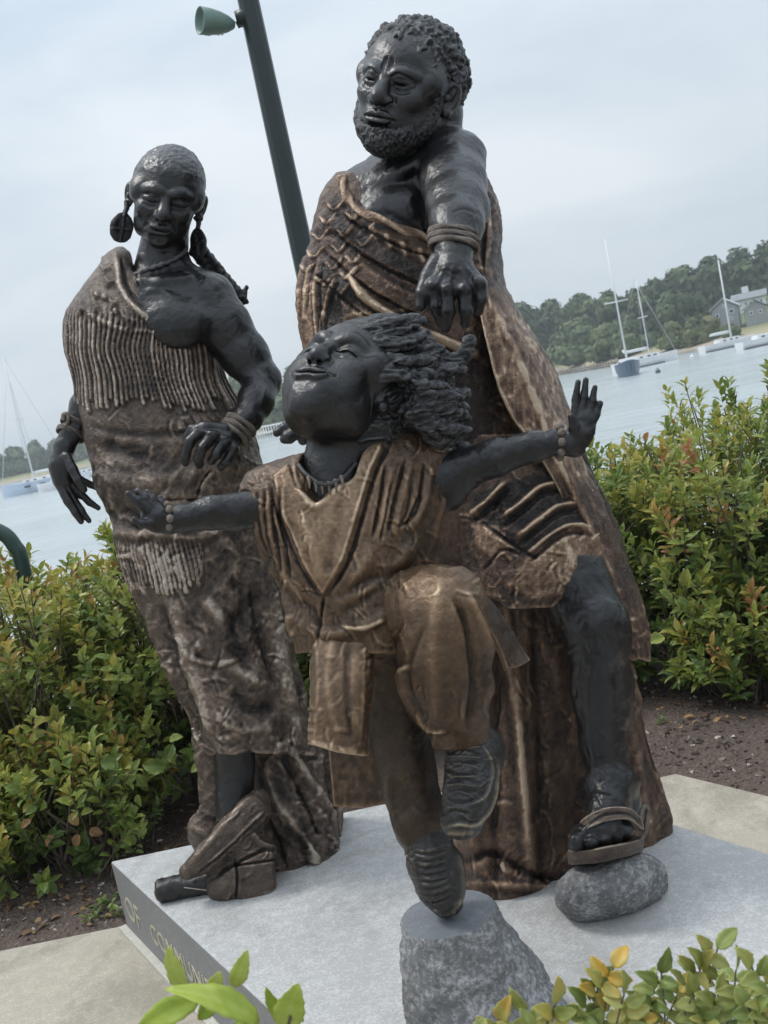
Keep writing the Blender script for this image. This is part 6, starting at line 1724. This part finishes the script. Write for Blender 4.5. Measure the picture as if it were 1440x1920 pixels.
# ------------------------------------------------------------------ the child
CY = 1.92
CHILD = thing('statue_of_child', 'bronze statue of a leaping child with arms spread and head thrown back', 'statue', tuple(at(838, 1712, CY)))
KR = basis((0.5, 0.55, -0.67), (-0.35, 0.77, 0.53))
def child_body():
    v = Vol((515, 590, -230), (880, 960, 190), 1.9)
    f = Frame(v, (650, 731, -10), 290, KR)
    head(f, jaw=1.06, cheek=1.2, nose=1.02, lips=.85, mw=1.35, eyes='closed', frown=0, ear=1.05, chin=1.12, smile=0.9, long=0.95, nl=.72, age=.3)
    v.cap((655, 800, -30), (625, 930, -10), 70, 72, 22)
    v.ell((640, 940, -20), (110, 60, 60), None, 20)
    c_head = Clay(v); c_head.knead(0.7, 24, 91, 3)
    # arms
    v = Vol((225, 895, -80), (520, 1030, 130), 1.9)
    v.chain([(500, 952, 0, 40), (440, 960, 12, 34), (395, 962, 24, 30), (340, 972, 36, 24), (318, 974, 40, 21)], 10)
    v.ell((410, 945, 26), (26, 14, 20), None, 10)
    v.chain([(318, 976, 40, 23), (296, 968, 50, 20)], 8); v.ell((288, 966, 52), (24, 20, 13), rotz(-0.35), 6); v.chain([(318, 986, 44, 17), (280, 984, 58, 12)], 6)
    fingers(v, [[(276, 955, 56, 11), (258, 940, 60, 8.5), (241, 925, 60, 6)], [(286, 952, 52, 10), (272, 935, 52, 8.5), (258, 921, 50, 6)],
                [(296, 950, 46, 10), (286, 935, 46, 8), (277, 923, 42, 6)], [(306, 950, 40, 9), (304, 940, 38, 7), (301, 933, 36, 5.5)],
                [(284, 984, 60, 11), (266, 982, 66, 8), (252, 974, 68, 6)]], 9, 3)
    c1 = Clay(v); c1.knead(1.3, 18, 93, 3)
    v = Vol((790, 695, -110), (1145, 1040, 110), 2.0)
    v.chain([(820, 905, -25, 52), (868, 880, -15, 38), (930, 858, 0, 34), (1000, 838, 14, 28), (1046, 829, 20, 22)], 12)
    v.ell((846, 915, -25), (32, 40, 40), None, 20)
    v.chain([(1046, 829, 20, 25), (1072, 832, 24, 23), (1088, 815, 24, 22)], 10); v.ell((1092, 805, 22), (24, 38, 14), rotz(0.25), 8); v.ell((1078, 838, 28), (16, 18, 16), None, 8)
    fingers(v, [[(1079, 785, 22, 8.5), (1078, 750, 16, 7), (1084, 717, 14, 5.5)], [(1092, 782, 20, 9), (1095, 745, 14, 7.5), (1099, 713, 10, 6)],
                [(1104, 784, 20, 8.5), (1111, 752, 14, 7), (1115, 726, 10, 5.5)], [(1110, 797, 20, 8.5), (1119, 775, 16, 7), (1125, 757, 14, 5.5)],
                [(1080, 820, 32, 13), (1077, 800, 42, 10), (1073, 781, 46, 7)]], 9, 3)
    c2 = Clay(v); c2.knead(1.3, 18, 95, 3)
    return clay_obj('body', [c_head, c1, c2], CY, CHILD, B_SKIN)
child_body()

def child_hair():
    v = Vol((620, 590, -250), (905, 880, 110), 2.0)
    f = Frame(v, (650, 731, -10), 290, KR)
    f.ell((0, 0.19, -0.06), (0.362, 0.375, 0.395), 0)
    f.ell((0, -0.02, -0.26), (0.34, 0.36, 0.30), 0.06)
    v.ell((775, 740, -60), (70, 80, 80), None, 20)
    f.ell((0, -0.06, 0.42), (0.38, 0.425, 0.36), 0.04, True)
    f.ell((0.42, -0.06, 0.0), (0.18, 0.19, 0.18), 0.03, True)
    f.ell((0, -0.55, 0.1), (0.6, 0.30, 0.6), 0.04, True)
    rng = np.random.default_rng(12)
    # swept-back locks
    v.ell((775, 700, -60), (70, 66, 78), None, 20); v.ell((790, 765, -60), (62, 56, 70), None, 20)
    for i in range(120):
        t = rng.random(); a = rng.uniform(-1, 1)
        x0 = 676 + 56 * t + rng.uniform(-8, 8) + (34 if t > .62 else 0); y0 = 620 + 150 * t + rng.uniform(-8, 8)
        z0 = v.front([x0], [y0])[0]
        if np.isnan(z0): z0 = -40
        z0 = min(z0, 95) * (0.75 + 0.25 * abs(a)) - 8
        L = rng.uniform(60, 118) * (1.1 - 0.25 * abs(t - 0.5)); dy = -6 + 62 * t + rng.uniform(-14, 14) - 26 * (1 - t)
        dz = rng.uniform(-60, -10)
        w = rng.uniform(8, 13); ph = rng.uniform(0, 6.28); am = rng.uniform(1.5, 4.5)
        P = []
        for k in range(7):
            q = k / 6
            P.append((x0 + L * q, y0 + dy * q + 18 * q * (1 - q) + am * math.sin(ph + q * 6), z0 + dz * q + am * math.cos(ph + q * 7) + 18 * math.sin(q * 3.14), w * (1.0 - 0.55 * q)))
        v.chain(P, 6.5)
    for (x0, y0, z0, x1, y1, z1, w) in ((700, 640, -10, 800, 632, -60, 13), (705, 628, -30, 790, 624, -80, 12), (740, 655, 10, 836, 664, -40, 13), (745, 690, 20, 866, 700, -30, 13), (750, 720, 20, 872, 742, -30, 13), (775, 760, 0, 868, 764, -30, 12), (772, 790, -6, 850, 792, -30, 14), (755, 815, -20, 815, 830, -40, 15)):
        P = [(x0 + (x1 - x0) * q, y0 + (y1 - y0) * q + 6 * math.sin(q * 8 + x0), z0 + (z1 - z0) * q, w * (1 - 0.4 * q)) for q in np.linspace(0, 1, 7)]
        v.chain(P, 8)
    v.chain([(790, 672, -30, 14), (830, 680, -40, 14), (858, 678, -40, 13), (872, 662, -38, 11), (880, 640, -36, 9)], 5)
    f.ell((0.40, -0.05, -0.01), (0.17, 0.155, 0.115), 0.02, True)
    c = Clay(v)
    n = ridged(c.V @ rotz(-0.15), np.array((0.16, 1.0, 1.0)) / 13, 3, 16)
    hl = np.clip((c.V[:, 0] - 655) / 40, 0, 1)
    c.push(hl * n * 3.8 + 0.8 * hl * vnoise(c.V, np.array((.4, 1, 1)) / 6.0, 8)); c.tone += 0.14 * np.clip(n, -1, 1)
    clay_obj('hair', [c], CY, CHILD, B_HAIR)
child_hair()

def child_tunic():
    v = Vol((430, 785, -170), (890, 1250, 190), 2.5)
    v.loft([(812, 745, -40, 60, 52), (845, 712, -34, 136, 76), (890, 655, -28, 196, 92), (935, 646, -22, 200, 102), (990, 648, -15, 182, 110), (1050, 655, -8, 160, 112), (1110, 668, 0, 144, 108), (1170, 676, 5, 134, 102), (1225, 682, 8, 128, 98)], 8)
    v.loft([(1160, 680, 5, 110, 78), (1240, 684, 8, 112, 82)], 8, True)
    v.cap((650, 790, -20), (622, 880, 20), 76, 62, 8, True)
    v.ell((600, 905, 85), (34, 44, 36), None, 10, True)
    # sleeve mouths
    v.cap((905, 885, -30), (838, 905, -40), 52, 42, 6, True); v.ell((862, 975, -40), (40, 80, 60), rotz(0.3), 8, True)
    v.cap((420, 956, 10), (462, 953, 4), 38, 34, 5, True)
    c = Clay(v)
    # broad pointed bib with raised edges
    bib = [(540, 872), (556, 915), (592, 950), (640, 905), (690, 815), (728, 812), (692, 885), (668, 965), (642, 1050), (606, 1115), (572, 1055), (532, 965), (515, 895)]
    c.area(bib, 0.18, 6.5, 2.5)
    c.stroke([(728, 812), (692, 885), (668, 965), (642, 1050), (606, 1115)], 8, 3, 0.08); c.stroke([(738, 816), (704, 888), (680, 968), (654, 1052), (612, 1120)], 7, -7, -0.35)
    c.stroke([(515, 895), (532, 965), (572, 1055), (606, 1115)], 7, 2.5, 0.05); c.stroke([(505, 905), (522, 972), (562, 1062), (600, 1122)], 7, -6, -0.3)
    c.stroke([(548, 850), (560, 912), (592, 950), (640, 905), (676, 830)], 7, 4, 0.12)
    for i in range(5):
        x = 462 + i * 14
        c.stroke([(x + 6, 925 - i * 3), (x + 8, 980), (x + 30, 1060 + i * 8)], 5.5, -6, -0.3); c.stroke([(x + 14, 925 - i * 3), (x + 17, 980), (x + 38, 1050)], 6, 2.5, 0.03)
    for ln in ([(722, 870), (712, 940), (698, 1010)], [(760, 860), (742, 930), (728, 1000)], [(796, 870), (786, 930), (760, 990)]):
        c.stroke(ln, 6, -7, -0.28); c.stroke([(x + 12, y + 4) for x, y in ln], 11, 5, 0.03)
    c.stroke([(735, 900), (724, 960), (712, 1020)], 5, -5, -0.25)
    c.stroke([(772, 905), (764, 960), (750, 985), (780, 960), (790, 910)], 6, -5, -0.2)
    c.stroke([(606, 1118), (600, 1160), (598, 1225)], 7, -9, -0.3)
    c.stroke([(548, 1150), (590, 1185), (640, 1190), (710, 1160), (760, 1120)], 20, 9, 0.0); c.stroke([(640, 1175), (680, 1178), (725, 1160)], 6, 5, 0.3)
    c.stroke([(615, 1130), (690, 1090), (790, 1060)], 22, -9, -0.05); c.stroke([(560, 1125), (585, 1150), (598, 1180)], 14, -7, -0.1)
    c.stroke([(860, 820), (845, 900), (800, 1050)], 9, 3, 0.1)
    c.stroke([(545, 1150), (543, 1175), (552, 1195)], 12, 6, 0.25)
    for ln, w_, a_ in (([(560, 960), (590, 1030), (604, 1100)], 20, 6), ([(640, 930), (630, 1000), (612, 1080)], 20, -5), ([(700, 1020), (670, 1080), (620, 1140)], 22, 7), ([(780, 1010), (730, 1080), (650, 1130)], 22, 7), ([(760, 1060), (700, 1110), (640, 1150)], 18, -7), ([(500, 980), (530, 1060), (575, 1130)], 18, 6), ([(490, 1010), (515, 1080), (560, 1150)], 14, -6)):
        c.stroke(ln, w_, a_, .01 * a_)
    c.knead(3.0, 60, 101, 3); c.renorm(); c.knead(1.1, 34, 102, 3, 'ridged', (1, 0.7, 1)); c.knead(0.5, 10, 104, 2)
    scrapes(c, 120, 20, 0.9, (14, 46), (3.5, 7), None, 1.2, 0.09)
    clay_obj('tunic', [c], CY, CHILD, B_TUNIC)
    # front panel, back panel and the tail flying behind
    rows = [[(580, 1165, 30), (596, 1165, 70), (640, 1160, 84), (688, 1156, 76), (702, 1165, 30)], [(582, 1290, 85), (596, 1285, 128), (640, 1280, 142), (684, 1280, 132), (698, 1290, 70)],
            [(578, 1395, 105), (590, 1398, 146), (630, 1408, 162), (672, 1415, 150), (688, 1418, 90)]]
    s = Sheet(rows, 14, 18, 30); s.knead(2.5, 50, 105, 3); s.knead(0.8, 22, 106, 3, 'ridged'); s.tone += 0.12
    s.stroke([(592, 1190), (596, 1290), (588, 1400)], 6, 2, 0.08); s.stroke([(684, 1190), (682, 1290), (674, 1415)], 6, 2, 0.06); s.stroke([(580, 1390), (630, 1402), (680, 1410)], 7, 2, 0.12); s.stroke([(625, 1190), (615, 1290), (640, 1400)], 16, 5, .05); s.stroke([(655, 1200), (650, 1300), (662, 1400)], 14, -6, -.08)
    scrapes(s, 45, 21, 0.9, (14, 46), (3.5, 7), tone=0.12)
    clay_obj('front_panel', [s], CY, CHILD, B_TUNIC)
    rows = [[(600, 1220, -90), (650, 1220, -80), (705, 1220, -60), (725, 1260, -40)], [(612, 1360, -90), (660, 1360, -76), (712, 1350, -60), (742, 1370, -30)], [(626, 1512, -84), (670, 1514, -70), (720, 1508, -56), (756, 1500, -26)]]
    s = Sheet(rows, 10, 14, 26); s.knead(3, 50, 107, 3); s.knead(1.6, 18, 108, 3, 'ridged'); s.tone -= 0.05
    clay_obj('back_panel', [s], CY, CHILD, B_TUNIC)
    rows = [[(862, 1075, -50), (880, 1085, -70), (900, 1100, -90)], [(905, 1150, -40), (925, 1150, -62), (938, 1148, -90)], [(938, 1215, -34), (955, 1205, -56), (970, 1198, -90)], [(952, 1254, -30), (975, 1248, -52), (994, 1238, -86)]]
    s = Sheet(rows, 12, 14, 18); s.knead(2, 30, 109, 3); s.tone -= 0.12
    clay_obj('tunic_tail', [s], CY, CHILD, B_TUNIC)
child_tunic()

def child_legs():
    v = Vol((670, 1045, -130), (960, 1640, 240), 2.4)
    v.cap((735, 1150, -10), (815, 1140, 90), 86, 78, 20)
    v.loft([(1064, 838, 95, 30, 40), (1090, 840, 100, 62, 62), (1140, 838, 104, 78, 78), (1220, 832, 100, 87, 84), (1290, 836, 92, 82, 78), (1350, 852, 76, 66, 62), (1405, 868, 60, 54, 50)], 10)
    v.chain([(735, 1200, -30, 78), (742, 1330, -40, 62), (762, 1450, -30, 54), (790, 1545, -10, 47), (806, 1590, 0, 42)], 14)
    v.loft([(1370, 868, 60, 40, 36), (1420, 872, 58, 42, 38)], 4, True)
    c = Clay(v)
    # folds of the loose trouser, flared cuff
    c.stroke([(870, 1100), (905, 1180), (925, 1250), (905, 1330)], 13, 11, 0.15); c.stroke([(850, 1110), (880, 1190), (890, 1280), (875, 1370)], 14, -12, -0.15)
    c.stroke([(775, 1250), (752, 1262), (765, 1320), (800, 1370)], 10, 9, 0.25); c.stroke([(800, 1170), (770, 1230), (765, 1290), (790, 1345)], 12, -7, -0.05)
    c.stroke([(830, 1080), (815, 1160), (812, 1260), (822, 1360)], 22, 8, 0.1); c.stroke([(780, 1330), (800, 1368), (840, 1372)], 8, 6, 0.25)
    c.stroke([(725, 1450), (735, 1530), (765, 1590)], 14, 6, 0.05)
    V = c.V
    c.knead(3.5, 70, 111, 3); c.renorm(); c.knead(0.7, 26, 112, 3, 'ridged')
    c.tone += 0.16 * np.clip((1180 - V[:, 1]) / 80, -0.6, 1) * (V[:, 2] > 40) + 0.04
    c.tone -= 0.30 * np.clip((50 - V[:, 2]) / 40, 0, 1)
    scrapes(c, 40, 22, 0.8, (14, 50), (4, 8), None, 1.5, 0.08)
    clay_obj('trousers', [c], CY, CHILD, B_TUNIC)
    # laced boots
    v = Vol((800, 1355, -40), (960, 1590, 200), 1.9)
    v.chain([(880, 1385, 40, 46), (888, 1430, 62, 52), (880, 1490, 105, 50), (868, 1535, 140, 40)], 12)
    v.ell((918, 1410, 30), (30, 44, 40), None, 14); v.ell((862, 1542, 142), (36, 26, 30), None, 10)
    c = Clay(v)
    c.stroke([(842, 1385), (826, 1440), (824, 1500), (832, 1540)], 7, -5, 0.1); c.stroke([(905, 1395), (922, 1440), (912, 1490), (880, 1512)], 6, 5, 0.25)
    for i in range(6):
        y = 1402 + i * 18
        j = (i * 37 % 11) - 5; c.stroke([(834, y + j), (862, y - 3 - j), (910 - i * 3, y + 3 + j)], 4.0, 2.4, 0.05); c.stroke([(834, y + 8 - j), (866, y + 7 + j), (906 - i * 3, y + 11 - j)], 4, -2.6, -0.06)
    c.stroke([(828, 1528), (850, 1518), (882, 1526)], 5, -4, 0.0); c.stroke([(832, 1552), (860, 1546), (895, 1545), (925, 1500), (934, 1420)], 6, 6, 0.5); c.stroke([(836, 1560), (862, 1562), (890, 1558)], 9, 3, 0.45)
    c.knead(1.3, 14, 113, 3)
    scrapes(c, 40, 23, 0.7, (14, 40), (3, 5), None, 0.1, 0.08)
    clay_obj('boot', [c], CY, CHILD, B_BOOT)
    v = Vol((740, 1545, -70), (900, 1735, 110), 1.9)
    v.chain([(800, 1570, -6, 46), (812, 1620, 4, 47), (826, 1665, 16, 42), (836, 1694, 26, 28)], 12)
    v.ell((838, 1700, 26), (30, 14, 26), None, 8); v.ell((850, 1640, -10), (22, 50, 34), None, 10)
    c = Clay(v)
    for i in range(8):
        y = 1592 + i * 13
        c.stroke([(774 + i * 3, y), (800 + i * 2, y + 5), (838 + i, y - 6 + (i * 29 % 9) - 4)], 4.0, 1.8, 0.03); c.stroke([(775 + i * 3, y + 6), (800 + i * 2, y + 11), (838 + i, y)], 3.5, -2.0, -0.05)
    c.stroke([(858, 1600), (868, 1650), (862, 1690), (846, 1712)], 8, 5, 0.35); c.stroke([(812, 1704), (835, 1714), (858, 1708)], 5, 3, 0.2)
    c.knead(1.3, 14, 114, 3)
    scrapes(c, 40, 23, 0.7, (14, 40), (3, 5), None, 0.1, 0.08)
    clay_obj('boot', [c], CY, CHILD, B_BOOT)
    # bracelets and necklace
    for i in range(9):
        a = i / 9 * 2 * math.pi
        x, y, z = 312 + 7 * math.cos(a) , 972 + 26 * math.sin(a), 42 + 26 * math.cos(a)
        bead('bracelet_bead', (x, y, z), (7.5, 8, 7.5))
    for i in range(9):
        a = i / 9 * 2 * math.pi
        bead('bracelet_bead', (1049 + 5 * math.cos(a), 829 + 28 * math.sin(a), 20 + 28 * math.cos(a)), (8, 9, 8))
    for i, x in enumerate((578, 590, 602, 615, 628, 640)):
        y = 893 + 16 * math.sin((x - 570) / 75 * math.pi)
        tube('necklace_tooth', [(x, y - 4, 74), (x + 2, y + 6, 80), (x + 3, y + 18, 82)], 4.2, CHILD, B_TRIM, CY, 4, 6, taper=lambda t: 1 - 0.7 * t)
    tube('necklace', [(560, 872, 40), (575, 890, 66), (605, 908, 80), (640, 898, 72), (668, 868, 50)], 4, CHILD, B_HAIR, CY)

def bead(name, c, r):
    v = []
    bm = bmesh.new(); bmesh.ops.create_icosphere(bm, subdivisions=2, radius=1.0)
    V = np.array([x.co[:] for x in bm.verts]) * r + c
    F = np.array([[x.index for x in f.verts] for f in bm.faces]); bm.free()
    V += 0.8 * np.stack([vnoise(V, 1 / 5.0, k) for k in (1, 2, 3)], 1)
    me = np_mesh(name, to_world(V, CY) - np.array(CHILD.location), F[:, ::-1], True, {'tone': np.full(len(V), 0.45)}, [B_TRIM])
    return link(name, me, CHILD)
child_legs()
# ------------------------------------------------------------------ stones, log and litter on the plinth
def rock_obj(name, vol, Y0, label, cat, mat, base, knead, parent=None, floor=PLZ - 0.003, flat=None):
    c = Clay(vol)
    for a, s, sd, kd in knead: c.knead(a, s, sd, 3, kd)
    root = thing(name, label, cat, tuple(base)) if parent is None else parent
    o = clay_obj('stone', [c], Y0, root, mat)
    if floor is not None: clamp_floor(o, floor)
    return root, o, c
def stones():
    # rock under the man's sandal
    v = Vol((1020, 1560, 40), (1280, 1760, 340), 2.4)
    v.ell((1148, 1668, 190), (92, 58, 88), rotz(-0.12), 0)
    v.ell((1190, 1650, 180), (58, 52, 74), None, 20); v.ell((1100, 1680, 200), (56, 48, 72), None, 20)
    v.ell((1135, 1560, 210), (150, 52, 160), rotz(-0.15), 8, True)
    rock_obj('foot_boulder', v, MY, 'rounded grey granite rock under the man\'s sandalled foot', 'rock', M_ROCK, on_plane(1150, 1705, PLZ), [(2.5, 60, 3, 'ridged'), (1.6, 22, 4, 'ridged'), (1.0, 8, 5, 'fbm')])
    # pedestal boulder under the child
    p = at(838, 1712, CY); z1 = float(p[2]); cx, cy = float(p[0]), CY
    root = thing('granite_pedestal', 'tall rough grey granite boulder with a flat top under the child\'s boot', 'boulder', (cx, cy, PLZ))
    H = z1 - PLZ; n = 96; rows = 46; V = []; F = []
    q = [(0.0, 1.95, 1.35), (0.25, 1.72, 1.24), (0.5, 1.42, 1.16), (0.75, 1.16, 1.08), (0.93, 1.02, 1.0), (0.985, 0.985, 0.985), (1.0, 0.96, 0.96)]
    R0 = 0.098
    for i in range(rows):
        t = i / (rows - 1); rr = smooth_interp(np.array([t]), [a[0] for a in q], [a[1] for a in q])[0]; rl = smooth_interp(np.array([t]), [a[0] for a in q], [a[2] for a in q])[0]
        for k in range(n):
            a = 2 * math.pi * k / n; w = .5 + .5 * math.cos(a); r_ = R0 * (rl + (rr - rl) * w ** 1.3)
            V.append((r_ * math.cos(a), r_ * math.sin(a) * .95, H * t - 0.003))
    V = np.array(V); N = V.copy(); N[:, 2] = 0; N /= np.linalg.norm(N, axis=1, keepdims=True)
    hh = .35 + .65 * np.clip((1 - V[:, 2] / H) * 14, 0, 1)
    V += N * (hh * (0.012 * fbm(V, 9, 3, 2) + 0.005 * ridged(V, 22, 3, 5) + .003 * fbm(V, 70, 2, 3)))[:, None]; V[:, 2] += np.clip((1 - V[:, 2] / H) * 14, 0, 1) * .003 * vnoise(V, 60, 7)
    I = np.arange(rows * n).reshape(rows, n); J = np.roll(I, -1, 1); F = np.stack([I[:-1], J[:-1], J[1:], I[1:]], -1).reshape(-1, 4)
    link('stone', np_mesh('stone', V, F, True, None, [M_ROCK]), root)
    T = V[-n:].copy(); ring = np.vstack([T, [(0, 0, H - .0025)]]); ring[:, 2] = H - .003 + np.where(np.arange(n + 1) == n, .001, 0)
    fan = np.array([[k, (k + 1) % n, n] for k in range(n)])
    link('polished_top', np_mesh('polished_top', ring, fan, False, None, [M_PEDTOP]), root)
    # dark log under the woman's toe
    A = on_plane(300, 1690, PLZ); B = on_plane(428, 1664, PLZ); d = Vector(B - A); L = d.length; r_ = .034
    root = thing('bronze_log', 'short dark round log lying under the woman\'s toe', 'log', (float(A[0]), float(A[1]), PLZ + r_ * .9))
    V = []; m = 28; rows = 30; quat = d.to_track_quat('Z', 'Y')
    for i in range(rows):
        t = i / (rows - 1); rr = r_ * (1 if 0 < i < rows - 1 else .82)
        for k in range(m):
            a = 2 * math.pi * k / m; V.append(tuple(quat @ Vector((rr * math.cos(a), rr * math.sin(a), L * (min(max(t, .02), .98) if 0 < i < rows - 1 else t)))))
    V = np.array(V); V += .004 * np.stack([fbm(V, 60, 3, 1), fbm(V, 60, 3, 2), fbm(V, 60, 3, 3)], 1)
    I = np.arange(rows * m).reshape(rows, m); J = np.roll(I, -1, 1); F = np.stack([I[:-1], J[:-1], J[1:], I[1:]], -1).reshape(-1, 4)
    link('log', np_mesh('log', V, [F, np.array([I[0][::-1]]), np.array([I[-1]])], True, {'tone': np.full(len(V), .35)}, [B_BOOT]), root)
    # dry pine needle caught on the log
    ms = plain('dry_straw', (0.55, 0.47, 0.36), .7)
    a = on_plane(418, 1673, PLZ + .006); b = on_plane(345, 1664, PLZ + .055); c = on_plane(398, 1638, PLZ + .05)
    root = thing('dry_pine_needle', 'pale dry pine needle lying across the dark log', 'needle', tuple(a))
    tube_w('needle', [a, (a + b) / 2, b], .0012, root, ms, 5); tube_w('needle', [a, (a + c) / 2 + np.array((.012, 0, 0)), c], .0012, root, ms, 5)
    mw = plain('bird_dropping', (0.7, 0.71, 0.72), .8)
stones()
# ------------------------------------------------------------------ sea haze
def haze():
    m = bpy.data.materials.new('sea_haze'); m.use_nodes = True; t = m.node_tree; t.nodes.clear()
    o = t.nodes.new('ShaderNodeOutputMaterial'); v = t.nodes.new('ShaderNodeVolumePrincipled')
    v.inputs['Color'].default_value = (0.86, 0.92, 0.97, 1); v.inputs['Density'].default_value = 0.0008; v.inputs['Anisotropy'].default_value = 0.2
    t.links.new(v.outputs[0], o.inputs['Volume'])
    lo, hi = (-2600, -40, -4.5), (2600, 2100, 26)
    bm = bmesh.new(); box_bm(bm, lo, hi); ob = bm_obj('haze', bm, m, None); ob['kind'] = 'stuff'; ob['label'] = 'thin grey sea haze over the harbour'; ob['category'] = 'haze'
haze()
